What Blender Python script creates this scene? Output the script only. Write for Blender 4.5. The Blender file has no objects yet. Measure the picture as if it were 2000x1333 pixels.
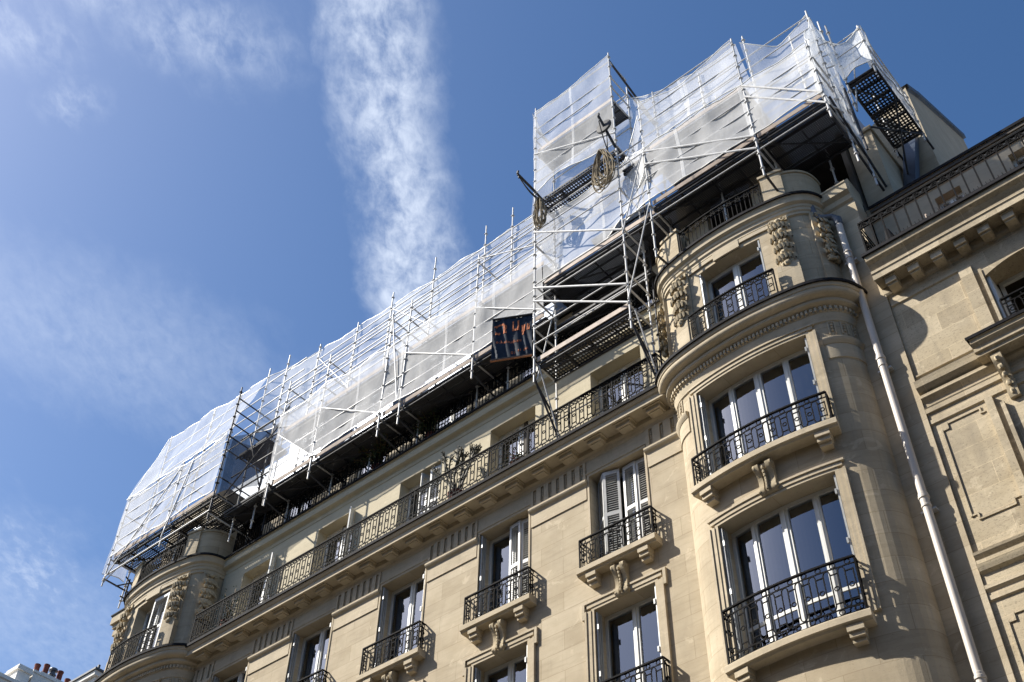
import bpy, math, random
from mathutils import Vector, Matrix, noise
rnd = random.Random(7)
S = bpy.context.scene
COL = S.collection

# ------------------------------------------------------------------ camera
def make_camera():
    yaw, pitch, roll = math.radians(-41.799), math.radians(47.306), math.radians(1.5639)
    d = Vector((math.sin(yaw)*math.cos(pitch), math.cos(yaw)*math.cos(pitch), math.sin(pitch)))
    r = Vector((math.cos(yaw), -math.sin(yaw), 0)); u = r.cross(d)
    r2 = r*math.cos(roll) + u*math.sin(roll); u2 = -r*math.sin(roll) + u*math.cos(roll)
    m = Matrix(((r2.x, u2.x, -d.x, 0), (r2.y, u2.y, -d.y, -14.2), (r2.z, u2.z, -d.z, 1.6), (0, 0, 0, 1)))
    cd = bpy.data.cameras.new('camera'); cd.sensor_width = 36; cd.lens = 2271.5/2000*36
    cd.clip_start = .1; cd.clip_end = 3000
    c = bpy.data.objects.new('camera', cd); c.matrix_world = m; COL.objects.link(c); S.camera = c
make_camera()

# ------------------------------------------------------------------ light, sky, exposure
SUN = Vector((-1.47, -1.0, 1.72)).normalized()          # direction towards the sun
EL = math.asin(SUN.z)
def make_light():
    ld = bpy.data.lights.new('sun', 'SUN'); ld.energy = 5.0; ld.angle = math.radians(.53); ld.color = (1, .945, .85)
    o = bpy.data.objects.new('sun', ld); COL.objects.link(o)
    o.rotation_euler = (-SUN).to_track_quat('-Z', 'Y').to_euler(); o.location = SUN*60
    w = bpy.data.worlds.new('World'); S.world = w; w.use_nodes = True
    nt = w.node_tree; N = nt.nodes; L = nt.links
    for n in list(N): N.remove(n)
    out = N.new('ShaderNodeOutputWorld'); bg = N.new('ShaderNodeBackground'); bg.inputs[1].default_value = .078
    sky = N.new('ShaderNodeTexSky'); sky.sky_type = 'NISHITA'; sky.sun_disc = False
    sky.sun_elevation = EL; sky.sun_rotation = math.atan2(SUN.x, SUN.y)
    sky.air_density = 1.0; sky.dust_density = 1.7; sky.ozone_density = 5.0; sky.altitude = 50
    # thin cirrus on a flat cloud layer: layer coordinates are direction.xy / direction.z
    tc = N.new('ShaderNodeTexCoord'); sep = N.new('ShaderNodeSeparateXYZ'); L.new(tc.outputs['Generated'], sep.inputs[0])
    def M(op, a, b=None, c=None, clamp=False):
        n = N.new('ShaderNodeMath'); n.operation = op; n.use_clamp = clamp
        for i, v in enumerate((a, b, c)):
            if v is None: continue
            if isinstance(v, (int, float)): n.inputs[i].default_value = v
            else: L.new(v, n.inputs[i])
        return n.outputs[0]
    zc = M('MAXIMUM', sep.outputs[2], .06)
    X = M('DIVIDE', sep.outputs[0], zc); Y = M('DIVIDE', sep.outputs[1], zc)
    def lin(a, b, c): return M('ADD', M('ADD', M('MULTIPLY', X, a), M('MULTIPLY', Y, b)), c)
    # the streak runs along (-.62,.78); s = along, t = across
    ax, ay = -.182, .24; n_ = math.hypot(ax, ay); ax, ay = ax/n_, ay/n_
    t = lin(ay, -ax, 0); s = lin(ax, ay, 0)
    def noise_tex(scale, detail, rough, sx, sy, dist=0, off=0):
        cb = N.new('ShaderNodeCombineXYZ'); L.new(M('MULTIPLY', s, sx), cb.inputs[0]); L.new(M('MULTIPLY', t, sy), cb.inputs[1]); cb.inputs[2].default_value = off
        n = N.new('ShaderNodeTexNoise'); n.inputs['Scale'].default_value = scale; n.inputs['Detail'].default_value = detail
        n.inputs['Roughness'].default_value = rough; n.inputs['Distortion'].default_value = dist
        L.new(cb.outputs[0], n.inputs['Vector']); return n.outputs['Fac']
    fine = noise_tex(46, 7, .62, .8, 1.2, .25)
    mid = noise_tex(15, 5, .6, .75, 1.15, .2, 3.1)
    def smooth(v, a, b):
        n = N.new('ShaderNodeMapRange'); n.interpolation_type = 'SMOOTHSTEP'
        L.new(v, n.inputs[0]); n.inputs[1].default_value = a; n.inputs[2].default_value = b
        return n.outputs[0]
    tex = M('ADD', M('MULTIPLY', fine, .58), M('MULTIPLY', mid, .5))
    # main streak of cirrus
    tc0 = M('ADD', t, M('MULTIPLY', M('SUBTRACT', mid, .5), .07))
    dist = M('ABSOLUTE', M('SUBTRACT', tc0, -.176))
    streak = M('SUBTRACT', 1.0, smooth(dist, .008, .066))
    c1 = M('MULTIPLY', M('POWER', streak, .8), smooth(tex, .28, .78))
    # scattered wisps and veils elsewhere on the layer
    def blob(cx, cy, r, stretch=1.0, ang=0.0):
        ca, sa = math.cos(ang), math.sin(ang)
        a = lin(ca, sa, -(ca*cx+sa*cy)); b = lin(-sa, ca, -(-sa*cx+ca*cy))
        d = M('SQRT', M('ADD', M('POWER', M('MULTIPLY', a, 1/stretch), 2.0), M('POWER', b, 2.0)))
        d = M('ADD', d, M('MULTIPLY', M('SUBTRACT', mid, .5), r*1.2))
        return M('SUBTRACT', 1.0, smooth(d, r*.1, r))
    w1 = 0
    for cx, cy, r, st, an in ((-.585, .20, .075, 2.0, 1.0), (-.72, .085, .06, 1.4, .9), (-.74, .165, .035, 1.5, .4), (-.62, .115, .05, 1.6, .8), (-1.46, .60, .14, 1.8, 2.2), (-.3, .05, .12, 2.5, .8), (.5, .3, .2, 2, .8), (-.9, -.6, .3, 2, .8), (.3, -.7, .35, 2.5, .8)):
        w1 = M('MAXIMUM', w1, blob(cx, cy, r, st, an))
    w1 = M('MULTIPLY', M('MULTIPLY', w1, smooth(tex, .38, .86)), .52)
    veil = M('MULTIPLY', M('MAXIMUM', blob(-1.0, .36, .17, 2.6, 1.15), blob(-1.55, .62, .3, 2.5, 1.6)), M('MULTIPLY', smooth(tex, .1, .9), .28))
    cov = M('MAXIMUM', M('MULTIPLY', c1, .8), M('MAXIMUM', w1, veil), clamp=True)
    hs = N.new('ShaderNodeHueSaturation'); hs.inputs['Saturation'].default_value = 1.16; L.new(sky.outputs[0], hs.inputs['Color'])
    mix = N.new('ShaderNodeMix'); mix.data_type = 'RGBA'
    L.new(cov, mix.inputs[0]); L.new(hs.outputs[0], mix.inputs[6]); mix.inputs[7].default_value = (6.4, 7.0, 8.0, 1)
    L.new(mix.outputs[2], bg.inputs[0]); L.new(bg.outputs[0], out.inputs[0])
make_light()
S.view_settings.view_transform = 'Standard'; S.view_settings.look = 'None'
S.view_settings.exposure = .98; S.view_settings.gamma = 1; S.view_settings.use_curve_mapping = False
S.render.resolution_x = 1024; S.render.resolution_y = 682

# ------------------------------------------------------------------ materials
MATS = {}
def newmat(name):
    m = bpy.data.materials.new(name); m.use_nodes = True; nt = m.node_tree
    for n in list(nt.nodes): nt.nodes.remove(n)
    out = nt.nodes.new('ShaderNodeOutputMaterial'); b = nt.nodes.new('ShaderNodeBsdfPrincipled')
    nt.links.new(b.outputs[0], out.inputs[0]); MATS[name] = m
    return m, nt, b, out
def nz(nt, scale, detail=4, rough=.6, vec=None, sc=(1, 1, 1), dist=0):
    n = nt.nodes.new('ShaderNodeTexNoise'); n.inputs['Scale'].default_value = scale; n.inputs['Detail'].default_value = detail
    n.inputs['Roughness'].default_value = rough; n.inputs['Distortion'].default_value = dist
    g = nt.nodes.new('ShaderNodeNewGeometry'); mp = nt.nodes.new('ShaderNodeMapping'); mp.inputs['Scale'].default_value = sc
    nt.links.new(g.outputs['Position'], mp.inputs[0]); nt.links.new(mp.outputs[0], n.inputs['Vector'])
    return n.outputs['Fac']
def ramp(nt, fac, stops):
    r = nt.nodes.new('ShaderNodeValToRGB'); nt.links.new(fac, r.inputs[0]); e = r.color_ramp.elements
    while len(e) < len(stops): e.new(.5)
    for i, (p, c) in enumerate(stops): e[i].position = p; e[i].color = (*c, 1) if len(c) == 3 else c
    return r.outputs[0]
def mixc(nt, fac, a, b, mode='MIX'):
    n = nt.nodes.new('ShaderNodeMix'); n.data_type = 'RGBA'; n.blend_type = mode
    if isinstance(fac, (int, float)): n.inputs[0].default_value = fac
    else: nt.links.new(fac, n.inputs[0])
    for i, v in ((6, a), (7, b)):
        if isinstance(v, tuple): n.inputs[i].default_value = (*v, 1)
        else: nt.links.new(v, n.inputs[i])
    return n.outputs[2]
def bump(nt, b, h, strength=.3, dist=.02):
    n = nt.nodes.new('ShaderNodeBump'); n.inputs['Strength'].default_value = strength; n.inputs['Distance'].default_value = dist
    nt.links.new(h, n.inputs['Height']); nt.links.new(n.outputs[0], b.inputs['Normal'])
def stone(name, c0, c1, dirt, dirtamt=.5, joints=True, v2=.84, mort=(.66, .63, .58), pit=.62):
    m, nt, b, out = newmat(name)
    base = ramp(nt, nz(nt, 1.1, 5, .6, sc=(1, 1, 1.6)), [(.3, c0), (.7, c1)])
    # horizontal bedding veins
    v = nz(nt, 2.2, 6, .7, sc=(.5, .5, 5), dist=.6)
    base = mixc(nt, ramp(nt, v, [(.5, (0, 0, 0)), (.75, (.55, .55, .55))]), base, tuple(x*.72 for x in c0))
    # pits and stains
    p = nz(nt, 26, 3, .7, sc=(1, 1, 2.2))
    base = mixc(nt, ramp(nt, p, [(pit, (0, 0, 0)), (pit+.12, (.6, .6, .6))]), base, tuple(x*.5 for x in dirt))
    st = nz(nt, .8, 5, .65, sc=(2.2, 2.2, .7))
    base = mixc(nt, ramp(nt, st, [(.5, (0, 0, 0)), (.78, (dirtamt,)*3)]), base, dirt)
    if joints:   # thin courses of ashlar, wobbly
        g = nt.nodes.new('ShaderNodeNewGeometry'); sp = nt.nodes.new('ShaderNodeSeparateXYZ'); nt.links.new(g.outputs['Position'], sp.inputs[0])
        cb = nt.nodes.new('ShaderNodeCombineXYZ'); nt.links.new(sp.outputs[0], cb.inputs[0]); nt.links.new(sp.outputs[2], cb.inputs[1])
        br = nt.nodes.new('ShaderNodeTexBrick'); nt.links.new(cb.outputs[0], br.inputs['Vector'])
        br.inputs['Scale'].default_value = 1; br.inputs['Brick Width'].default_value = 1.07; br.inputs['Row Height'].default_value = .41
        br.inputs['Mortar Size'].default_value = .006; br.inputs['Mortar Smooth'].default_value = .5
        br.inputs['Color1'].default_value = (1, 1, 1, 1); br.inputs['Color2'].default_value = (v2, v2*.985, v2*.96, 1); br.inputs['Mortar'].default_value = (*mort, 1)
        base = mixc(nt, .95, base, br.outputs['Color'], 'MULTIPLY')
    # pale scrubbed or patched areas and thin rain runs
    pa = nz(nt, 1.7, 5, .7, sc=(1, 1, 1.3), dist=1.5)
    base = mixc(nt, ramp(nt, pa, [(.60, (0, 0, 0)), (.66, (.38, .38, .38))]), base, tuple(min(1, x*1.22) for x in c1))
    rn = nz(nt, 5.5, 4, .6, sc=(2.2, 2.2, .16))
    base = mixc(nt, ramp(nt, rn, [(.58, (0, 0, 0)), (.74, (.4*dirtamt,)*3)]), base, tuple(x*.7 for x in dirt))
    nt.links.new(base, b.inputs['Base Color']); b.inputs['Roughness'].default_value = .9; b.inputs['Specular IOR Level'].default_value = .15
    h = nz(nt, 40, 5, .7, sc=(1, 1, 1.8)); bump(nt, b, h, .35, .012)
stone('stone', (.42, .35, .245), (.53, .455, .335), (.33, .28, .21), .5)
stone('stone_trim', (.42, .355, .25), (.52, .445, .33), (.29, .25, .185), .6, False)
stone('stone_neighbour', (.46, .385, .265), (.56, .48, .35), (.30, .26, .20), .9, True, .70, (1.12, 1.09, 1.04), .55)
stone('stone_carved', (.40, .33, .22), (.50, .42, .29), (.20, .17, .12), .8, False)
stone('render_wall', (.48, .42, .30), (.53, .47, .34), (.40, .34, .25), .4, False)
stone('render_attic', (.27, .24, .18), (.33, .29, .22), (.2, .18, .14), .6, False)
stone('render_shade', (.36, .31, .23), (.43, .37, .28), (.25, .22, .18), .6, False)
def plain(name, c, rough=.6, metal=0, var=.15, scale=6, spec=.4, bmp=0):
    m, nt, b, out = newmat(name)
    base = ramp(nt, nz(nt, scale, 4, .6), [(.3, tuple(x*(1-var) for x in c)), (.7, tuple(min(1, x*(1+var)) for x in c))])
    nt.links.new(base, b.inputs['Base Color']); b.inputs['Roughness'].default_value = rough; b.inputs['Metallic'].default_value = metal
    b.inputs['Specular IOR Level'].default_value = spec
    if bmp: bump(nt, b, nz(nt, scale*5, 4, .6), bmp, .01)
plain('iron', (.007, .007, .008), .75, 0, .3, 20, .06)
plain('flashing', (.02, .02, .023), .8, 0, .3, 8, .08)
plain('zinc', (.22, .25, .30), .4, .6, .2, 3)
plain('zinc_dark', (.05, .065, .09), .4, .5, .2, 3)
plain('slate', (.07, .075, .085), .55, 0, .3, 9)
plain('steel', (.50, .50, .50), .55, .15, .16, 12, .25)
plain('steel_dark', (.055, .055, .06), .6, .2, .3, 12, .2)
plain('toe_wood', (.44, .36, .30), .75, 0, .22, 7)
plain('brown_wood', (.33, .13, .05), .55, 0, .3, 14)
plain('white_paint', (.66, .66, .63), .45, 0, .05, 5)
plain('shutter_paint', (.50, .50, .485), .5, 0, .1, 9)
plain('shutter_metal', (.36, .37, .37), .45, .2, .15, 9)
plain('pipe_paint', (.56, .51, .45), .5, 0, .07, 3)
plain('pipe_grey', (.11, .12, .14), .5, .2, .15, 3)
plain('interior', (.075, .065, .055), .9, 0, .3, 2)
plain('curtain', (.42, .42, .42), .9, 0, .1, 9)
plain('rope', (.26, .215, .15), .9, 0, .3, 60, .1)
plain('pulley', (.025, .025, .028), .6, 0, .2, 12)
plain('terracotta', (.17, .055, .04), .85, 0, .3, 9, .2)
plain('white_render', (.66, .64, .60), .9, 0, .06, 4, .2)
plain('leaf', (.05, .075, .025), .6, 0, .5, 30)
plain('leaf_dry', (.16, .10, .04), .7, 0, .4, 30)
plain('cactus', (.06, .055, .035), .7, 0, .3, 30)
plain('flower', (.42, .05, .04), .7, 0, .3, 30)
plain('cloth_dark', (.012, .012, .014), .9, 0, .2, 10, .1)
plain('cloth_pink', (.45, .30, .30), .9, 0, .2, 10, .1)
plain('banner', (.012, .022, .04), .75, 0, .3, 5, .2)
plain('banner_print', (.55, .17, .07), .8, 0, .35, 14, .2)
plain('asphalt', (.05, .05, .052), .9, 0, .2, 3)
plain('paving', (.22, .21, .20), .9, 0, .15, 2)
def glass():
    m, nt, b, out = newmat('glass'); nt.nodes.remove(b)
    g = nt.nodes.new('ShaderNodeBsdfGlossy'); g.inputs['Roughness'].default_value = .015; g.inputs['Color'].default_value = (.85, .9, 1, 1)
    t = nt.nodes.new('ShaderNodeBsdfTransparent'); t.inputs[0].default_value = (.75, .78, .8, 1)
    fr = nt.nodes.new('ShaderNodeFresnel'); fr.inputs[0].default_value = 1.75
    mul = nt.nodes.new('ShaderNodeMath'); mul.operation = 'MULTIPLY_ADD'; mul.use_clamp = True
    nt.links.new(fr.outputs[0], mul.inputs[0]); mul.inputs[1].default_value = 1.5; mul.inputs[2].default_value = .06
    bp = nt.nodes.new('ShaderNodeBump'); bp.inputs['Strength'].default_value = .06; bp.inputs['Distance'].default_value = .02
    nt.links.new(nz(nt, 1.4, 2, .5), bp.inputs['Height']); nt.links.new(bp.outputs[0], g.inputs['Normal'])
    mx = nt.nodes.new('ShaderNodeMixShader'); nt.links.new(mul.outputs[0], mx.inputs[0]); nt.links.new(t.outputs[0], mx.inputs[1]); nt.links.new(g.outputs[0], mx.inputs[2])
    nt.links.new(mx.outputs[0], out.inputs[0])
glass()
def net(name, cover, col=(.93, .93, .93), trans=.22, crinkle=.12, var=.05):
    m, nt, b, out = newmat(name); nt.nodes.remove(b)
    d = nt.nodes.new('ShaderNodeBsdfDiffuse'); d.inputs[0].default_value = (*col, 1)
    tl = nt.nodes.new('ShaderNodeBsdfTranslucent'); tl.inputs[0].default_value = (*col, 1)
    t = nt.nodes.new('ShaderNodeBsdfTransparent')
    m1 = nt.nodes.new('ShaderNodeMixShader'); m1.inputs[0].default_value = trans
    bp = nt.nodes.new('ShaderNodeBump'); bp.inputs['Strength'].default_value = crinkle; bp.inputs['Distance'].default_value = .05
    nt.links.new(nz(nt, 3.2, 5, .62, sc=(1.6, 1.6, .8), dist=1.2), bp.inputs['Height']); nt.links.new(bp.outputs[0], d.inputs['Normal']); nt.links.new(bp.outputs[0], tl.inputs['Normal'])
    nt.links.new(d.outputs[0], m1.inputs[1]); nt.links.new(tl.outputs[0], m1.inputs[2])
    f = ramp(nt, nz(nt, 1.6, 6, .68, sc=(1.5, 1.5, .8), dist=.9), [(.32, (cover-var,)*3), (.52, (cover,)*3), (.72, (min(.97, cover+var*1.6),)*3)])
    m2 = nt.nodes.new('ShaderNodeMixShader'); nt.links.new(f, m2.inputs[0])
    nt.links.new(t.outputs[0], m2.inputs[1]); nt.links.new(m1.outputs[0], m2.inputs[2]); nt.links.new(m2.outputs[0], out.inputs[0])
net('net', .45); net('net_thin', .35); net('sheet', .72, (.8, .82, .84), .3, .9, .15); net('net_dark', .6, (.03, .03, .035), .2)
def perforated(name='deck_steel', pitch=.042, rad=.14):
    m, nt, b, out = newmat(name); b.inputs['Base Color'].default_value = (.05, .05, .055, 1); b.inputs['Metallic'].default_value = .2; b.inputs['Roughness'].default_value = .7
    g = nt.nodes.new('ShaderNodeNewGeometry'); sp = nt.nodes.new('ShaderNodeSeparateXYZ'); nt.links.new(g.outputs['Position'], sp.inputs[0])
    def M(op, a, bb=None):
        n = nt.nodes.new('ShaderNodeMath'); n.operation = op
        for i, v in enumerate((a, bb)):
            if v is None: continue
            if isinstance(v, (int, float)): n.inputs[i].default_value = v
            else: nt.links.new(v, n.inputs[i])
        return n.outputs[0]
    def cell(v, p): return M('SUBTRACT', M('FRACT', M('MULTIPLY', v, 1/p)), .5)
    cx, cy = cell(sp.outputs[0], pitch), cell(sp.outputs[1], pitch)
    r = M('SQRT', M('ADD', M('MULTIPLY', cx, cx), M('MULTIPLY', cy, cy)))
    n = nt.nodes.new('ShaderNodeSeparateXYZ'); nt.links.new(g.outputs['Normal'], n.inputs[0])
    hole = M('MULTIPLY', M('LESS_THAN', r, rad), M('GREATER_THAN', M('ABSOLUTE', n.outputs[2]), .8))
    t = nt.nodes.new('ShaderNodeBsdfTransparent'); mx = nt.nodes.new('ShaderNodeMixShader')
    nt.links.new(hole, mx.inputs[0]); nt.links.new(b.outputs[0], mx.inputs[1]); nt.links.new(t.outputs[0], mx.inputs[2]); nt.links.new(mx.outputs[0], out.inputs[0])
perforated(); perforated('deck_grid', .075, .31)

# ------------------------------------------------------------------ mesh helpers
class MB:
    def __init__(s): s.v = []; s.f = []
    def add(s, vs, fs):
        k = len(s.v); s.v += [tuple(p) for p in vs]; s.f += [tuple(i+k for i in f) for f in fs]; return s
    def box(s, x0, x1, y0, y1, z0, z1):
        return s.add([(x0,y0,z0),(x1,y0,z0),(x1,y1,z0),(x0,y1,z0),(x0,y0,z1),(x1,y0,z1),(x1,y1,z1),(x0,y1,z1)],
                     [(0,3,2,1),(4,5,6,7),(0,1,5,4),(1,2,6,5),(2,3,7,6),(3,0,4,7)])
    def fbox(s, f, u0, u1, o0, o1, z0, z1, n=1):
        vs = []; fs = []
        for i in range(n+1):
            u = u0+(u1-u0)*i/n
            vs += [f(u,o0,z0), f(u,o1,z0), f(u,o1,z1), f(u,o0,z1)]
        for i in range(n):
            a = 4*i; b = a+4
            for k in range(4): fs.append((a+k, b+k, b+(k+1)%4, a+(k+1)%4))
        fs += [(3,2,1,0), (4*n,4*n+1,4*n+2,4*n+3)]
        return s.add(vs, fs)
    def tube(s, p, q, r, n=4, cap=False):
        p = Vector(p); q = Vector(q); d = q-p
        if d.length < 1e-6: return s
        d.normalize(); a = d.cross(Vector((0,0,1)) if abs(d.z) < .9 else Vector((1,0,0))).normalized(); b = d.cross(a)
        vs = []
        for c in (p, q):
            for k in range(n):
                t = 2*math.pi*(k+.5)/n; vs.append(c+(a*math.cos(t)+b*math.sin(t))*r)
        fs = [(k, (k+1)%n, n+(k+1)%n, n+k) for k in range(n)]
        if cap: fs += [tuple(range(n))[::-1], tuple(range(n, 2*n))]
        return s.add(vs, fs)
    def path(s, pts, r, n=4, closed=False):
        pts = list(pts)
        if closed: pts.append(pts[0])
        for a, b in zip(pts, pts[1:]): s.tube(a, b, r, n)
        return s
    def sweep(s, f, prof, u0, u1, n=1, caps=True):
        m = len(prof); vs = []; fs = []
        for i in range(n+1):
            u = u0+(u1-u0)*i/n
            vs += [f(u,o,z) for o, z in prof]
        for i in range(n):
            for k in range(m-1): fs.append((i*m+k, (i+1)*m+k, (i+1)*m+k+1, i*m+k+1))
        if caps: fs += [tuple(range(m)), tuple(range(n*m, n*m+m))[::-1]]
        return s.add(vs, fs)
    def ball(s, c, rx, ry, rz, n=8, m=5, jit=0):
        vs = []; fs = []
        for j in range(m+1):
            th = math.pi*j/m
            for i in range(n):
                ph = 2*math.pi*i/n; k = 1+jit*(rnd.random()-.5)
                vs.append((c[0]+rx*k*math.sin(th)*math.cos(ph), c[1]+ry*k*math.sin(th)*math.sin(ph), c[2]+rz*k*math.cos(th)))
        for j in range(m):
            for i in range(n): fs.append((j*n+i, (j+1)*n+i, (j+1)*n+(i+1)%n, j*n+(i+1)%n))
        return s.add(vs, fs)
    def lathe(s, c, prof, n=12):
        vs = []; fs = []; m = len(prof)
        for i in range(n):
            t = 2*math.pi*i/n
            vs += [(c[0]+r*math.cos(t), c[1]+r*math.sin(t), c[2]+z) for r, z in prof]
        for i in range(n):
            for k in range(m-1): fs.append((i*m+k, ((i+1)%n)*m+k, ((i+1)%n)*m+k+1, i*m+k+1))
        return s.add(vs, fs)
    def mesh(s, name, mat, smooth=False):
        me = bpy.data.meshes.new(name); me.from_pydata(s.v, [], s.f)
        me.materials.append(MATS[mat])
        import bmesh
        bm = bmesh.new(); bm.from_mesh(me); bmesh.ops.recalc_face_normals(bm, faces=bm.faces); bm.to_mesh(me); bm.free()
        if smooth:
            me.shade_smooth()
            try: me.set_sharp_from_angle(angle=math.radians(38))
            except Exception: pass
        me.update(); return me
WLOC = {}
def link(o, parent=None, loc=(0,0,0)):
    COL.objects.link(o); o.location = loc; WLOC[o.name] = Vector(loc)
    if parent is not None:
        o.parent = parent; o.matrix_parent_inverse = Matrix.Translation(-WLOC[parent.name])
    return o
def obj(name, mb, mat, parent=None, smooth=False, loc=(0,0,0), label=None):
    me = mb.mesh(name, mat, smooth) if isinstance(mb, MB) else mb
    o = link(bpy.data.objects.new(name, me), parent, loc)
    if label: o['label'] = label
    return o
def tag(o, label, cat, group=None):
    o['label'] = label; o['category'] = cat
    if group: o['group'] = group
    return o
def thing(name, label, cat, loc=(0,0,0), group=None):
    return tag(link(bpy.data.objects.new(name, None), None, loc), label, cat, group)
def struct(o): o['kind'] = 'structure'; return o

# ------------------------------------------------------------------ surface maps
def flat(y): return lambda u, o, z: (u, y-o, z)
BAYW = 1.85
def bay_map(axis):
    def bez(p0, p1, p2, p3, n):
        return [tuple(p0[k]*(1-t)**3+3*p1[k]*t*(1-t)**2+3*p2[k]*t*t*(1-t)+p3[k]*t**3 for k in (0,1)) for t in [i/n for i in range(n)]]
    half = [(BAYW, .6), (BAYW, .3)] + bez((BAYW, .06), (BAYW, -.33), (1.60, -.50), (1.22, -.565), 22)
    half += [(1.22*(1-i/24), -.565-.115*(1-(1-i/24)**2)) for i in range(25)]
    half = half[::-1]                                          # centre -> right edge
    pts = [(-x, y) for x, y in half[:0:-1]] + half
    L = [0]
    for a, b in zip(pts, pts[1:]): L.append(L[-1]+math.hypot(b[0]-a[0], b[1]-a[1]))
    c = L[-1]/2; L = [l-c for l in L]
    nrm = []
    for i in range(len(pts)):
        a = pts[max(0, i-1)]; b = pts[min(len(pts)-1, i+1)]; dx, dy = b[0]-a[0], b[1]-a[1]; l = math.hypot(dx, dy)
        nrm.append((dy/l, -dx/l))
    import bisect
    def f(u, o, z):
        i = min(max(bisect.bisect(L, u)-1, 0), len(L)-2); t = (u-L[i])/(L[i+1]-L[i])
        x = pts[i][0]+(pts[i+1][0]-pts[i][0])*t; y = pts[i][1]+(pts[i+1][1]-pts[i][1])*t
        nx = nrm[i][0]+(nrm[i+1][0]-nrm[i][0])*t; ny = nrm[i][1]+(nrm[i+1][1]-nrm[i][1])*t
        l = math.hypot(nx, ny)
        return (axis+x+nx/l*o, y+ny/l*o, z)
    f.end = L[-1]
    # arc length at plan x (right half)
    f.at_x = lambda x: math.copysign(min(((abs(p[0]-abs(x)), l) for p, l in zip(pts, L) if p[0] >= 0))[1], x)
    return f
AX_R, AX_L = -6.42, -24.88
COLX = [-9.87-2.897*k for k in range(5)]                        # window columns, from the right
def wall(mb, f, u0, u1, z0, z1, ops, depth, nu=1, o=0.):
    us = sorted({round(x, 4) for x in [u0, u1]+[a for op in ops for a in op[:2]]+[u0+(u1-u0)*i/nu for i in range(nu+1)]})
    zs = sorted({z0, z1}|{a for op in ops for a in op[2:]})
    def inside(u, z): return any(a < u < b and c < z < d for a, b, c, d in ops)
    for i in range(len(us)-1):
        for j in range(len(zs)-1):
            if not inside((us[i]+us[i+1])/2, (zs[j]+zs[j+1])/2):
                mb.add([f(us[i],o,zs[j]), f(us[i+1],o,zs[j]), f(us[i+1],o,zs[j+1]), f(us[i],o,zs[j+1])], [(0,1,2,3)])
    for a, b, c, d in ops:
        for u in (a, b): mb.add([f(u,o,c), f(u,o-depth,c), f(u,o-depth,d), f(u,o,d)], [(0,1,2,3)])
        cu = [u for u in us if a <= u <= b]
        for z in (c, d):
            for x, y in zip(cu, cu[1:]): mb.add([f(x,o,z), f(y,o,z), f(y,o-depth,z), f(x,o-depth,z)], [(0,1,2,3)])

# ------------------------------------------------------------------ railings
def railing(f, u0, u1, o, z0, h, style, m0, ends=None, post_every=0):
    mb = MB(); n = max(2, round((u1-u0)/m0)); m = (u1-u0)/n; b = .0115
    def seg(pts): mb.path([f(u, o, z0+z) for u, z in pts], b, 4)
    def bar(z, r=b, ua=u0, ub=u1):
        k = max(2, int((ub-ua)/.15)); mb.path([f(ua+(ub-ua)*i/k, o, z0+z) for i in range(k+1)], r, 4)
    def ring(u, z, r, k=8): mb.path([f(u+r*math.cos(t), o, z0+z+r*math.sin(t)) for t in [2*math.pi*i/k for i in range(k)]], b*.85, 4, True)
    k = max(2, int((u1-u0)/.15))
    for i in range(k): mb.fbox(f, u0+(u1-u0)*i/k, u0+(u1-u0)*(i+1)/k, o-.022, o+.022, z0+h-.014, z0+h+.014)
    top = h-.11
    if style in ('main', 'top'): top = h-.12
    bar(top); bar(.025)
    lo = .05
    if style in ('main', 'tall'): lo = .155; bar(.13)
    hw = m*.27
    for i in range(n):
        c = u0+m*(i+.5)
        if style in ('tall', 'small'): ring(c, h-.06, .042)
        if style in ('main', 'tall'): ring(c, .08, .042)
        if style == 'main':        # running-dog wave scroll
            for q in (0, 1):
                cc = c-m/4+q*m/2
                seg([(cc-.05, h-.10), (cc-.03, h-.05), (cc, h-.03), (cc+.025, h-.045), (cc+.02, h-.07), (cc-.002, h-.07)]); seg([(cc+.02, h-.07), (cc+.05, h-.10)])
        if style == 'top':
            ring(c, h-.065, .035, 7)
            seg([(c-.05, top), (c-.02, h-.17), (c, h-.2), (c+.02, h-.17), (c+.05, top)])
            for q in (-.25, .25): seg([(c+m*q, .025), (c+m*q, top)])
            if i % 2: seg([(c-m*.25, .12), (c+m*.25, .12)])
            continue
        zt = top-.075; zb = lo+.06
        seg([(c-hw, zb), (c-hw, zt)]); seg([(c+hw, zb), (c+hw, zt)])
        seg([(c-hw, zt-.02), (c+hw, zt-.02)]); seg([(c-hw, zb+.02), (c+hw, zb+.02)])
        ring(c, (zt+zb)/2, .036)
        g = m/2-hw
        if i < n-1:
            for sgn, ze, ext in ((1, zt, top-.005-zt), (-1, zb, zb-lo+.01)):
                seg([(c+m/2-g*math.cos(t), ze+sgn*ext*math.sin(t)) for t in [math.pi*k/6 for k in range(7)]])
    pe = [u0, u1]
    if post_every: pe += [u0+(u1-u0)*k/post_every for k in range(1, post_every)]
    for u in pe: mb.fbox(f, u-.013, u+.013, o-.013, o+.013, z0, z0+h)
    if ends is not None:       # returns to the wall
        for u in (u0, u1):
            def g(a, z): p = f(u, o-a*(o-ends), z0+z); return p
            for z, r in ((h, .016), (top, b), (.025, b)): mb.path([g(0, z), g(1, z)], r, 4)
            for a in (.33, .66): mb.path([g(a, .02), g(a, top)], b, 4)
            for zz in ([h-.06, .25, .42] if h < .8 else [h-.06, .3, .6]):
                mb.path([g(.5+.3*math.cos(t), zz+.04*math.sin(t)) for t in [2*math.pi*i/8 for i in range(8)]], b*.9, 4, True)
    return mb

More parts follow.
